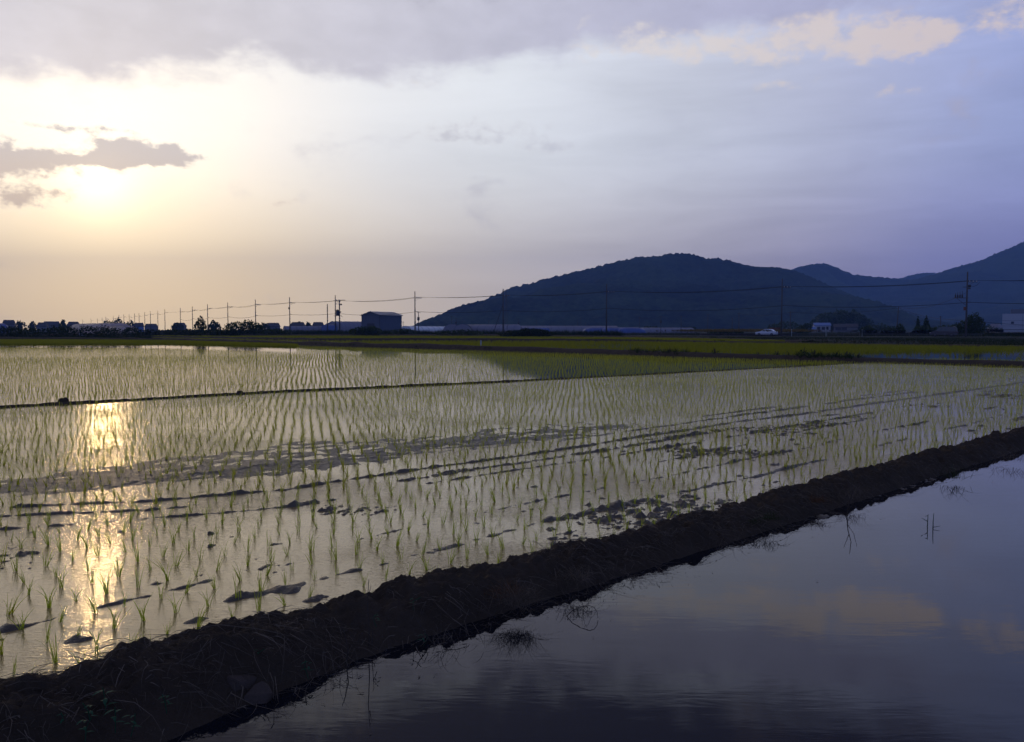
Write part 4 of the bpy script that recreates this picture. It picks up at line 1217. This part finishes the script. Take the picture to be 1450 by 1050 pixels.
# ------------------------------------------------------------------ greenhouses
def tunnel(name, p0, p1, r, h, label, m, zg=.2, ribs=8, group='greenhouse tunnels on the plain', round_end=0):
    p0, p1 = np.array(p0[:2]), np.array(p1[:2])
    ax = p1 - p0; L_ = np.linalg.norm(ax); ax /= L_; sd = np.array([-ax[1], ax[0]])
    t_ = empty(name, (p0[0], p0[1], zg)); tag(t_, label, 'greenhouse', group)
    n_ = 12
    sh = .35
    prof = [(-r, 0)] + [(-r * math.cos(math.pi * k / n_), h * sh + h * (1 - sh) * math.sin(math.pi * k / n_)) for k in range(n_ + 1)] + [(r, 0)]
    def ring(s, f=1.0): return [(ax[0] * s + sd[0] * q[0] * f, ax[1] * s + sd[1] * q[0] * f, q[1] * f) for q in prof]
    sts = [(0, 1), (L_, 1)] if not round_end else [(-round_end, .25), (-round_end * .6, .8), (0, 1), (L_, 1), (L_ + round_end * .6, .8), (L_ + round_end, .25)]
    vs, fs = [], []
    K = len(prof)
    for i, (s, f) in enumerate(sts):
        vs += ring(s, f)
        if i: fs += [((i - 1) * K + k, (i - 1) * K + k + 1, i * K + k + 1, i * K + k) for k in range(K - 1)]
    MB().add(vs, fs).build('film_cover', m, t_, smooth=True)
    for s, fl in ((sts[0][0], sts[0][1]), (sts[-1][0], sts[-1][1])):
        MB().add(ring(s, fl), [tuple(range(K))]).build('end_wall', m, t_)
    for s in np.linspace(0, L_, ribs):
        MB().tube([(q[0] * 1.0, q[1] * 1.0, q[2] + .03) for q in ring(s, 1.006)], .035, 4).build('rib', M_steel, t_)
def gpt(px, d_): return ((px - CX) / F * d_, d_)
tunnel('greenhouse', gpt(112, 300), gpt(171, 262), 3.4, at(140, 457.6, 280)[2] - .2, 'long pinkish plastic greenhouse tunnel on the left plain, the rear one', M_pink, round_end=3)
tunnel('greenhouse', gpt(158, 262), gpt(184, 246), 2.6, at(170, 461, 252)[2] - .2, 'shorter pinkish greenhouse tunnel at the right front of the long one', M_pink, round_end=2.5)
tunnel('greenhouse', gpt(-40, 300), gpt(5, 310), 3.0, at(0, 457, 305)[2] - .2, 'bluish white greenhouse tunnel cut by the left picture edge', M_bluef, round_end=2)
tunnel('greenhouse', gpt(471, 360), gpt(512, 372), 4.0, at(490, 454.8, 366)[2] - .2, 'large lilac greenhouse left of the blue grey shed', M_film)
tunnel('greenhouse', gpt(467, 330), gpt(467.5, 380), 2.6, at(467, 457.0, 330)[2] - .2, 'greenhouse tunnel with its round end facing us by the bare pole', M_film)
tunnel('greenhouse', gpt(459, 318), gpt(474, 322), 1.8, at(468, 459.5, 320)[2] - .2, 'low blue covered tunnel between the bare pole and the transformer pair', M_bluef)
tunnel('greenhouse', gpt(403, 330), gpt(458, 340), 1.4, at(430, 461.4, 335)[2] - .2, 'thin long pale strip tunnel left of the bare pole', M_film)
tunnel('greenhouse', gpt(574, 300), gpt(632, 330), 2.5, at(600, 461.6, 315)[2] - .2, 'bright white long low tunnel right of the blue grey shed', M_sky_white)
tunnel('greenhouse', gpt(640, 285), gpt(645, 330), 3.0, at(640, 458.6, 285)[2] - .2, 'arched greenhouse end, left one of two behind the thin scrub', M_film)
tunnel('greenhouse', gpt(655, 285), gpt(660, 330), 3.0, at(655, 458.6, 285)[2] - .2, 'arched greenhouse end, right one of two behind the thin scrub', M_film)
tunnel('greenhouse', gpt(662, 310), gpt(733, 300), 3.2, at(700, 459.0, 305)[2] - .2, 'long lilac greenhouse behind the slanting strut', M_film, round_end=2)
tunnel('greenhouse', gpt(735, 330), gpt(872, 340), 3.2, at(800, 461.0, 335)[2] - .2, 'longest pale greenhouse below the big hill, left of the plain middle pole', M_film, ribs=14)
tunnel('greenhouse', gpt(738, 300), gpt(775, 304), 2.2, at(756, 463.4, 302)[2] - .2, 'blue covered low tunnel in front of the longest greenhouse', M_bluef)
for i, (px, lb) in enumerate(((846, 'left'), (870, 'middle'), (893, 'right'))):
    tunnel('greenhouse', gpt(px - 9, 285), gpt(px + 9, 287), 2.6, at(px, 463.2, 286)[2] - .2, 'bluish low tunnel behind the plain middle pole, the %s of three' % lb, M_bluef, round_end=3.5)
tunnel('greenhouse', gpt(905, 360), gpt(978, 380), 2.4, at(940, 463.6, 370)[2] - .2, 'whitish long low tunnel right of the bluish three', M_film)
tunnel('greenhouse', gpt(1403, 392), gpt(1414, 388), 1.6, at(1410, 458.2, 388)[2] - .5, 'small white greenhouse against the white factory', M_film, zg=.5, round_end=2)

# ------------------------------------------------------------------ cars
def wheel(t_, x, y, r):
    w_ = MB().tube([(x, y - .1, r), (x, y + .1, r)], r, 14).build('wheel', M_tyre, t_, smooth=False)
    MB().tube([(x, y - .12, r), (x, y + .12, r)], r * .58, 12).build('rim', M_steel, w_)
def car(px, d_, rz, body_prof, cabin_prof, width, m, label, cat, wheels, lamp_front):
    x, y, z = at(px, 470, d_)
    t_ = empty('parked_car', (x, y, ROADZ), rz); t_.name = 'car'
    tag(t_, label, cat)
    hw = width / 2
    body = MB().prism(body_prof, -hw, hw).build('body', m, t_)
    bv = body.modifiers.new('bevel', 'BEVEL'); bv.width = .07; bv.segments = 3
    # cabin tapers inwards
    n_ = len(cabin_prof); z0 = cabin_prof[0][1]; zt = max(q[1] for q in cabin_prof)
    def cab(inset, grow=0.0):
        vs = []
        for sgn in (-1, 1):
            for (a, c) in cabin_prof:
                f = (c - z0) / (zt - z0)
                vs.append((a, sgn * (hw - .05 - .16 * f + grow), c))
        return vs
    fs = [tuple(range(n_)), tuple(range(2 * n_ - 1, n_ - 1, -1))] + [(i, i + n_, (i + 1) % n_ + n_, (i + 1) % n_) for i in range(n_)]
    c_ = MB().add(cab(0), fs).build('cabin', m, t_)
    # side windows and screens
    xs = [q[0] for q in cabin_prof]; x0, x1 = min(xs), max(xs); top = [q for q in cabin_prof if q[1] > zt - .06]
    tx0, tx1 = min(q[0] for q in top), max(q[0] for q in top)
    zl, zh = z0 + .06, zt - .10
    fz = lambda z_: (z_ - z0) / (zt - z0)
    for sgn in (-1, 1):
        yy = lambda z_: sgn * (hw - .05 - .16 * fz(z_) + .012)
        lerp = lambda a, c, t: a + (c - a) * t
        cuts = np.linspace(0, 1, wheels[2] + 1)
        for j in range(wheels[2]):
            f0, f1 = cuts[j] + .03, cuts[j + 1] - .03
            xl0, xl1 = lerp(x0 + .12, x1 - .12, f0), lerp(x0 + .12, x1 - .12, f1)
            xh0, xh1 = lerp(tx0 + .05, tx1 - .05, f0), lerp(tx0 + .05, tx1 - .05, f1)
            MB().add([(xl0, yy(zl), zl), (xl1, yy(zl), zl), (xh1, yy(zh), zh), (xh0, yy(zh), zh)], [(0, 1, 2, 3)]).build('side_window', M_glass, c_)
    MB().add([(x0 - .02 + .03, -hw + .2, zl), (x0 + .01, hw - .2, zl), (tx0 - .02, hw - .3, zh), (tx0 - .02, -hw + .3, zh)], [(0, 1, 2, 3)]).build('windscreen', M_glass, c_)
    MB().add([(x1 - .01, -hw + .2, zl), (x1 - .01, hw - .2, zl), (tx1 + .02, hw - .3, zh), (tx1 + .02, -hw + .3, zh)], [(0, 1, 2, 3)]).build('rear_window', M_glass, c_)
    for wx in wheels[0]:
        for sgn in (-1, 1): wheel(t_, wx, sgn * (hw - .06), wheels[1])
    bx0 = min(q[0] for q in body_prof); bx1 = max(q[0] for q in body_prof)
    for sgn in (-1, 1):
        MB().box(bx0 - .03, bx0 + .18, sgn * (hw - .28) - .2, sgn * (hw - .28) + .2, .62, .78).build('headlight', M_lamp, t_)
        MB().box(bx1 - .12, bx1 + .03, sgn * (hw - .2) - .14, sgn * (hw - .2) + .14, .7, .9).build('tail_light', M_orange, t_)
        MB().box(x0 + .35, x0 + .5, sgn * (hw + .07) - .08, sgn * (hw + .07) + .08, .98, 1.12).build('wing_mirror', m, t_)
    return t_
def road_at(px, off):
    q = pxof(rc[:, 0], rc[:, 1]); i = int(np.argmin(np.abs(q - px)))
    return rc[i] + nr[i] * off, tg[i]
sed_b = [(-2.2, .3), (2.2, .3), (2.22, .85), (2.05, .98), (1.3, 1.0), (-1.0, .98), (-2.05, .82), (-2.25, .6)]
sed_c = [(-1.15, .96), (1.75, .99), (1.15, 1.40), (.6, 1.47), (-.25, 1.46)]
(pc_, tc_) = road_at(1100, 3.2)
c1 = car(1100, pc_[1], 0, sed_b, sed_c, 1.7, M_carw, 'white hatchback car on the road behind the front pole', 'car', ((-1.38, 1.32), .31, 3), None)
an = math.atan2(tc_[1], tc_[0])
c1.location = (pc_[0] + 0, pc_[1], ROADZ); c1.rotation_euler = (0, 0, an if abs(an) > 9 else an)
van_b = [(-2.3, .3), (2.3, .3), (2.33, 1.0), (2.28, 1.08), (-1.35, 1.05), (-2.1, .9), (-2.35, .62)]
van_c = [(-1.55, 1.04), (2.28, 1.06), (2.05, 1.82), (1.6, 1.92), (-.5, 1.90)]
(pv_, tv_) = road_at(1314, 3.6)
c2 = car(1314, pv_[1], 0, van_b, van_c, 1.75, M_cark, 'dark minivan on the road left of the rightmost pole', 'van', ((-1.45, 1.4), .33, 3), None)
an2 = math.atan2(tv_[1], tv_[0])
c2.location = (pv_[0], pv_[1], ROADZ); c2.rotation_euler = (0, 0, an2)
for c_, a_ in ((c1, an), (c2, an2)):
    # front (local -x) should point left in the view for the van and the car alike
    if math.cos(a_) < 0: c_.rotation_euler = (0, 0, a_ + math.pi)

# guard rail along the near road edge
i0 = [int(np.argmin(np.abs(pxof(rc[:, 0], rc[:, 1]) - q))) for q in (770, 1420)]
i0.sort()
seg = rc[i0[0]:i0[1] + 1] - nr[i0[0]:i0[1] + 1] * 1.6
gl = np.r_[0, np.cumsum(np.linalg.norm(np.diff(seg, axis=0), axis=1))]
t_ = empty('guard_rail', (seg[0][0], seg[0][1], ROADZ)); tag(t_, 'low dull metal guard rail along the near edge of the road on the right', 'guard rail')
for zc in (.32, .52):
    mb = MB(); mb.tube([(q[0] - seg[0][0], q[1] - seg[0][1], zc) for q in seg[::3]], .03, 5); mb.build('rail', M_steel, t_)
for s in np.arange(0, gl[-1], 3.0):
    x = np.interp(s, gl, seg[:, 0]) - seg[0][0]; y = np.interp(s, gl, seg[:, 1]) - seg[0][1]
    MB().tube([(x, y, -.2), (x, y, .6)], .04, 5).build('post', M_steel, t_)
# tall thin white marker posts
for i, (px, lb) in enumerate(((1135, 'first'), (1170, 'second'), (1207, 'third'), (1238, 'fourth'))):
    p_, _ = road_at(px, -2.3)
    t_ = empty('marker_post', (p_[0], p_[1], ROADZ - .2)); tag(t_, 'thin pale marker post by the road, %s to the right of the white car' % lb, 'post', 'marker posts by the road')
    MB().tube([(0, 0, 0), (0, 0, 1.5)], .05, 6).build('post_shaft', M_postblue, t_); MB().tube([(0, 0, 1.5), (0, 0, 1.58)], .065, 6).build('cap', M_sky_white, t_)
# faded board left of the white car
p_, _ = road_at(1087, 9)
x, y = p_
t_ = empty('notice_board', (x, y, ROADZ - .1)); tag(t_, 'faded rust coloured board on two posts just left of the white car', 'board')
MB().box(-1.2, 1.2, -.04, .04, .7, 1.9).build('panel', M_orange, t_)
for q in (-1.1, 1.1): MB().tube([(q, .06, -.2), (q, .06, 2.2)], .05, 6).build('post', M_dark, t_)
# pump box at the left, pipes
x, y, z = at(115, 476.5, 158)
t_ = empty('pump_box', (x, y, -.05)); tag(t_, 'small pale pump box with a white lid on the left bank', 'box')
MB().box(-.3, .3, -.25, .25, 0, 1.0).build('case', plain('box_case', (.30, .30, .42), .6), t_)
MB().box(-.36, .36, -.31, .31, 1.0, 1.12).build('lid', M_sky_white, t_)
for px, lb in ((104.5, 'thin pale stake left of the pump box'), (121.5, 'thin pale leaning stake right of the pump box')):
    x, y, z = at(px, 477, 156)
    mb = MB(); mb.tube([(0, 0, -.2), (.06 if px > 110 else 0, 0, .85)], .035, 6)
    tag(mb.build('stake', M_postblue, None, (x, y, 0)), lb, 'stake')
x, y, _ = ground(681, 491)
mb = MB(); mb.tube([(0, 0, -.2), (0, 0, .30), (0, 0, .62)], .055, 8)
tag(mb.build('water_pipe', M_postblue, None, (x, y, 0)), 'pale upright pipe standing at the far bund before the green field', 'pipe')

# ------------------------------------------------------------------ hills
def hill(name, crest, d_, front, back, seed, step=6.0, bump=8.5, bcell=12.0, spur=.34, zlow=-.5, m=None, sharp=1.0):
    px = np.array([q[0] for q in crest], float); py = np.array([q[1] for q in crest], float)
    h = np.array([max(0, at(a, c, d_)[2]) for a, c in crest]); xs = np.array([at(a, 460, d_)[0] for a in px])
    x = np.arange(xs[0], xs[-1], step)
    y = np.concatenate([np.linspace(-front, 0, int(front / step / 1.2)), np.linspace(0, back, max(6, int(back / step / 2)))[1:]])
    Xg, Yg = np.meshgrid(x, y)
    Hc = np.interp(x, xs, h)
    kn = int(max(3, 40 / step)) | 1; ker = np.hanning(kn + 2)[1:-1]; ker /= ker.sum(); Hc = np.convolve(np.pad(Hc, kn // 2, mode='edge'), ker, 'valid')
    T = np.where(Yg < 0, -Yg / front, Yg / back)
    warp = .9 * front * (fbm(Xg / 420, Yg / 420, 3, seed) - .5)
    Hw = np.interp(Xg * d_ / (Yg + d_) + warp * np.clip(T * 2, 0, 1) * np.clip((Hc[None] - 4) / 40, 0, 1), x, Hc)
    prof = np.clip(1 - T ** (1.25 * sharp), 0, 1)
    Z = Hw * prof
    val = np.clip(1.0 * np.abs(fbm(Xg / 190 + 3 + .002 * Yg, Yg / 700, 4, seed + 2) - .5) * 4, 0, 1)
    Z = Z * (1 - spur * 4 * T * (1 - T) * (1 - val) * 1.0)
    Z = Z + np.clip(T * 3, 0, 1) * prof * 18 * (fbm(Xg / 90, Yg / 130, 3, seed + 4) - .5)
    c = cell(Xg / bcell, Yg / bcell, seed)
    big_ = fbm(Xg / 40, Yg / 40, 2, seed + 1)
    Z = Z + bump * (np.clip(1 - c * 1.15, 0, 1) - .3) * (.5 + big_) * np.clip(prof * 12, 0, 1)
    Z = np.where(prof <= .002, zlow, np.maximum(Z, zlow))
    o = obj(name, grid_mesh(name, Xg, Yg + d_, Z, m or M_hill, False)); tag(o, kind='structure')
H1 = [(560, 469), (600, 466.5), (612, 461), (624, 455), (640, 447), (660, 437.5), (680, 428), (700, 419), (720, 410), (760, 399.5), (800, 388.5), (830, 381.5), (850, 377.5), (875, 371.5), (893, 367), (908, 364.5), (925, 363.5), (940, 361), (958, 359.8), (975, 361), (990, 364),
      (1000, 367.5), (1022, 366.8), (1040, 372), (1056, 377), (1075, 380), (1100, 380), (1117, 382), (1135, 388), (1160, 399), (1190, 412), (1230, 428), (1270, 441), (1310, 451), (1350, 460), (1400, 466)]
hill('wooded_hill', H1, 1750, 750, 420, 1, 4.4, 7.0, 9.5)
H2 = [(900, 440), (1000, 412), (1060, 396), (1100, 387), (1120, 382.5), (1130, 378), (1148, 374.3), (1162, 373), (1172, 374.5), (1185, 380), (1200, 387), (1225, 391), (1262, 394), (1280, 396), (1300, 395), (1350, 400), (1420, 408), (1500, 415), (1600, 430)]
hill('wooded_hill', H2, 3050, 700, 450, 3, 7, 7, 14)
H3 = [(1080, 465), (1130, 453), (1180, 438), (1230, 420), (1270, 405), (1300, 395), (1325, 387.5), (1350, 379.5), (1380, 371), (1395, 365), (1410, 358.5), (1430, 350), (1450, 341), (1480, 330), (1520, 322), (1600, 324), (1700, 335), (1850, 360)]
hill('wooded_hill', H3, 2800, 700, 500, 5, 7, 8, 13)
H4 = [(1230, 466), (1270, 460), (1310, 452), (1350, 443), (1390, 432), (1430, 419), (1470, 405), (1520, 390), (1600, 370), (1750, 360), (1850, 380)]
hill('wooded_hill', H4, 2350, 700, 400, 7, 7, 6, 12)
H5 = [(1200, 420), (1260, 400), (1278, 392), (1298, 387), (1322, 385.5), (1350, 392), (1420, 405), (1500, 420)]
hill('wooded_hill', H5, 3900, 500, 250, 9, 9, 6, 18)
# pale retaining patches on the big hill
for i, (px, py, w_, lb) in enumerate(((815, 423.5, 15, 'upper pale concrete patch in the trees of the big hill'), (812, 431.5, 6, 'lower small pale patch in the trees of the big hill'))):
    x, y, z = at(px, py, 1500 if i == 0 else 1470)
    k_ = pxm(1500)
    t_ = MB().prism([(-w_ / 2 * k_, 1.8), (w_ / 2 * k_, 2.2), (w_ / 2 * k_ * .6, -2.4), (-w_ / 2 * k_ * .7, -2.4)], -3, 30).build('retaining_wall', M_grey, None, (x, y - 60, z))
    tag(t_, lb, 'retaining wall')

# ------------------------------------------------------------------ details on the near bund and in the pond
def rock(px, py, size, seed, label, zoff=0.0, flat=.8):
    rs = np.random.RandomState(seed)
    g = ground(px, py, zoff)
    import bmesh
    bm = bmesh.new()
    pts = rs.normal(0, 1, (15, 3)); pts /= np.linalg.norm(pts, axis=1, keepdims=True)
    pts = pts * rs.uniform(.85, 1.1, (15, 1)) * np.array(size)
    vs = [bm.verts.new(p) for p in pts]
    r = bmesh.ops.convex_hull(bm, input=vs)
    bmesh.ops.delete(bm, geom=[v_ for v_ in bm.verts if not v_.link_faces], context='VERTS')
    bmesh.ops.bevel(bm, geom=bm.edges[:], offset=min(size) * .04, segments=2, affect='EDGES')
    me = bpy.data.meshes.new('rock'); bm.to_mesh(me); bm.free(); me.materials.append(M_rock)
    o = obj('rock', me, None, (g[0], g[1], zoff), .3)
    tag(o, label, 'rock', 'rocks in the near bund')
rock(342, 962, (.125, .09, .075), 3, 'larger angular brown rock set in the near side of the bund', .055)
rock(368, 985, (.07, .06, .055), 9, 'smaller pale rounded rock below the larger one at the waterline', .02)

def sprig(px, py, z, h, seed, label, nleaf=6):
    g = ground(px, py, z)
    rs = np.random.RandomState(seed)
    t_ = empty('green_weed', g); tag(t_, label, 'weed', 'green weeds on the bund')
    mb = MB(); mb.tube([(0, 0, -.02), (rs.normal(0, .01), 0, h * .5), (rs.normal(0, .02), -.01, h)], .0018, 5); mb.build('stem', M_weed, t_)
    for q in range(nleaf):
        a = q * 2.4 + rs.rand(); zz = h * (.25 + .75 * q / nleaf); L_ = h * rs.uniform(.35, .55)
        c, s = math.cos(a), math.sin(a)
        w_ = L_ * .16
        vs = []
        for f, ww in ((0, .15), (.35, 1), (.7, .8), (1, .05)):
            cx_, cz_ = L_ * f, zz + L_ * (.25 * f - .45 * f * f)
            vs += [(c * cx_ - s * w_ * ww, s * cx_ + c * w_ * ww, cz_), (c * cx_ + s * w_ * ww, s * cx_ - c * w_ * ww, cz_)]
        MB().add(vs, [(0, 1, 3, 2), (2, 3, 5, 4), (4, 5, 7, 6)]).build('leaf', M_weed, t_)
for i, (px, py, z, h, lb) in enumerate([
        (150, 1008, .12, .10, 'bright green weed sprig near the bottom left corner, tallest'), (128, 1020, .12, .07, 'green weed sprig left of the tallest bottom left one'),
        (163, 1030, .10, .08, 'green weed sprig right of the tallest bottom left one'), (185, 1035, .09, .07, 'green weed sprig further right at the bottom edge'),
        (120, 1045, .10, .08, 'green weed sprig at the bottom edge below the others'), (236, 1003, .10, .06, 'lone green sprig between the weeds and the rocks'),
        (90, 1030, .12, .06, 'small green sprig at far bottom left'), (437, 955, .03, .07, 'single green leaf shoot at the waterline right of the rocks'),
        (365, 930, .12, .04, 'tiny green shoot just above the rocks'), (585, 858, .13, .05, 'tiny green shoot in the middle of the bund'),
        (533, 882, .13, .05, 'tiny flat green shoot left of the middle of the bund'), (598, 912, .01, .06, 'small yellow green shoot at the waterline below the middle')]):
    sprig(px, py, z, h, 90 + i, lb, 5)

def grass_tuft(px, py, z, n_, L0, L1_, seed, label, m, name='grass_tuft', spread=.9, droop=.5, w=.0025, cat='grass tuft', curl=.4, spreadxy=.03):
    g = ground(px, py, z)
    rs = np.random.RandomState(seed)
    az_ = rs.uniform(0, 2 * math.pi, n_); tl = np.abs(rs.normal(0, spread, n_)).clip(0, 1.5)
    D3 = np.stack([np.sin(tl) * np.cos(az_), np.sin(tl) * np.sin(az_), np.cos(tl)], 1)
    P0 = np.stack([rs.normal(0, spreadxy, n_), rs.normal(0, spreadxy, n_), np.full(n_, -.01)], 1)
    V, Fq = ribbons(P0, D3, rs.uniform(L0, L1_, n_), np.full(n_, w), droop, 4, seed, curl)
    o = obj(name, np_mesh(name, V, Fq, m), None, g)
    tag(o, label, cat)
grass_tuft(1088, 733, .10, 60, .10, .26, 5, 'green and yellow grass tuft spilling over the far part of the near bund', M_grassy, droop=.8)
grass_tuft(1068, 738, .09, 30, .06, .16, 51, 'smaller grass tuft just left of the green and yellow one', M_grassy, droop=.8)
grass_tuft(735, 850, .10, 420, .05, .17, 6, 'dry reddish brown brush clump on the middle of the near bund', M_straw, 'dry_brush', .9, .15, .0014, 'dry brush', .9, .05)
grass_tuft(718, 838, .12, 120, .04, .12, 61, 'small rusty tangle beside the dry brush clump', M_red, 'dry_brush', .9, .2, .0016, 'dry brush', .9, .04)
grass_tuft(820, 812, .11, 130, .10, .26, 7, 'pale dry grass arching over the bund right of the brush clump', M_straw, 'dry_grass', 1.0, .9, .002, 'dry grass', .4, .05)
grass_tuft(1158, 708, .10, 120, .04, .11, 8, 'rusty orange tuft of dead grass in the far part of the near bund', M_red, 'dry_grass', .8, .3, .002, 'dry grass', .6, .04)
grass_tuft(1205, 702, .09, 110, .06, .20, 81, 'dry tangled twiggy clump near the waterline in the far part of the bund', M_straw, 'dry_brush', .8, .25, .0018, 'dry brush', .8, .05)
grass_tuft(1352, 676, .05, 60, .08, .26, 82, 'thin green reed tuft at the waterline before the right edge', M_grassy, 'reed_tuft', .6, .3, .003, 'reeds', .4, .06)
grass_tuft(1430, 650, .06, 60, .08, .24, 83, 'dark dry reed tuft at the waterline at the right edge', M_straw, 'reed_tuft', .6, .3, .0025, 'reeds', .4, .10)
grass_tuft(480, 945, .03, 26, .08, .22, 84, 'tangled dry roots hanging at the waterline left of the tall stalk', M_straw, 'dry_roots', .6, .4, .002, 'roots', .6, .03)
grass_tuft(640, 905, .03, 40, .06, .20, 85, 'dry stems bent toward the pond below the brush clump', M_straw, 'dry_roots', .8, .5, .002, 'roots', .5, .06)
grass_tuft(840, 815, .02, 60, .05, .14, 86, 'fringe of dry stems at the waterline right of the brush clump', M_straw, 'dry_roots', .9, .3, .0018, 'roots', .6, .12)
grass_tuft(990, 768, .02, 50, .05, .15, 87, 'sparse dry stems at the waterline below the far grass tuft', M_straw, 'dry_roots', .9, .3, .0018, 'roots', .6, .12)
grass_tuft(410, 985, .0, 40, .04, .10, 88, 'short dry fringe at the waterline right of the rocks', M_straw, 'dry_roots', .9, .3, .0016, 'roots', .6, .06)

def stalk(px, py, pts, r, label, name='dry_stalk', branches=(), m=None, z=0.0):
    g = ground(px, py, z)
    t_ = empty(name, g); tag(t_, label, 'stalk')
    MB().tube(pts, r, 5, r * .5).build('stem', m or M_twig, t_, smooth=True)
    for br in branches:
        MB().tube(br, r * .7, 5, r * .3).build('side_stem', m or M_twig, t_, smooth=True)
stalk(522, 925, [(0, 0, -.02), (.003, 0, .12), (-.004, 0, .25), (.004, 0, .36)], .0028, 'tall thin dry stalk standing at the waterline, mirrored in the pond', branches=[[(.012, 0, 0), (.02, 0, .09), (.024, 0, .17), (.018, 0, .19)], [(.002, 0, .28), (.014, 0, .33)]])
stalk(490, 942, [(0, 0, -.02), (.01, 0, .08), (-.005, 0, .15), (-.02, 0, .19)], .0030, 'shorter crooked dry stalk left of the tall thin one', branches=[[(.005, 0, .05), (.03, 0, .06), (.028, 0, .03)]])
stalk(612, 908, [(0, 0, -.01), (-.03, -.01, .05), (-.06, -.01, .09), (-.08, -.02, .13)], .0030, 'slanting dark twig at the waterline right of the tall stalk')
stalk(1199, 733, [(0, 0, -.02), (.012, 0, .10), (.04, 0, .2), (.03, 0, .30)], .0045, 'dry forked branch standing at the waterline in the far part of the bund', branches=[[(.01, 0, .06), (.06, 0, .13), (.09, 0, .24)], [(.02, 0, .14), (-.02, 0, .25)]])
stalk(800, 872, [(0, 0, -.01), (.04, -.01, .035), (.09, -.02, .06), (.13, -.03, .068), (.155, -.035, .06), (.17, -.04, .035), (.175, -.045, .005)], .0025, 'pale bent straw stem arching over the waterline below the brush clump', m=M_straw)
stalk(630, 846, [(0, 0, 0), (.06, -.05, -.02), (.13, -.1, -.06)], .0028, 'pale straight straw stem lying down the middle of the bund', m=M_straw, z=.14)
stalk(382, 952, [(0, 0, 0), (.02, -.02, -.03), (.03, -.05, -.09)], .0022, 'pale curved straw stem just right of the larger rock', m=M_straw, z=.12)
stalk(1313, 746, [(0, 0, -.03), (.002, 0, .05), (.004, 0, .10)], .004, 'reed stem with small leaves standing alone in the pond, left of two', 'pond_reed', [[(.001, 0, .045), (-.05, 0, .075)], [(.001, 0, .09), (-.02, 0, .085)]], M_weed)
stalk(1321, 748, [(0, 0, -.03), (.001, 0, .06), (.004, 0, .12)], .004, 'reed stem with a bent leaf standing alone in the pond, right of two', 'pond_reed', [[(.0, 0, .01), (.06, 0, .02)]], M_weed)

# flecks floating on the pond
n = 420
uu = rsv.uniform(1.5, 14, n); off = rsv.gamma(1.4, .10, n)
clump = (rsv.rand(n) < .35)
uu = np.where(clump, rsv.normal(3.95, .25, n), uu); off = np.where(clump, np.abs(rsv.normal(.08, .08, n)), off)
fx, fy = xy(uu, bund_center(uu) - .37 - off)
an_ = rsv.uniform(0, 6.28, n)
V, Fq = ribbons(np.stack([fx, fy, np.full(n, .003)], 1), np.stack([np.cos(an_), np.sin(an_), np.zeros(n)], 1), rsv.gamma(1.6, .009, n) + .004, rsv.uniform(.002, .007, n), 0.0, 2, 8, .3)
V[:, 2] = .003 + rsv.rand(len(V)) * .002
o = obj('floating_flecks', np_mesh('floating_flecks', V, Fq, M_straw)); tag(o, kind='stuff')

# ------------------------------------------------------------------ haze
m, bb, out = mat('haze_air')
pv = bb.new('ShaderNodeVolumePrincipled')
pv.inputs['Color'].default_value = (.28, .49, 1.0, 1)
pv.inputs['Density'].default_value = 2.25e-4
pv.inputs['Anisotropy'].default_value = .0
m.node_tree.links.new(pv.outputs[0], out.inputs['Volume'])
hz = MB().box(-4600, 4600, -80, 4400, -1.3, 392).build('haze', m)
tag(hz, kind='stuff')
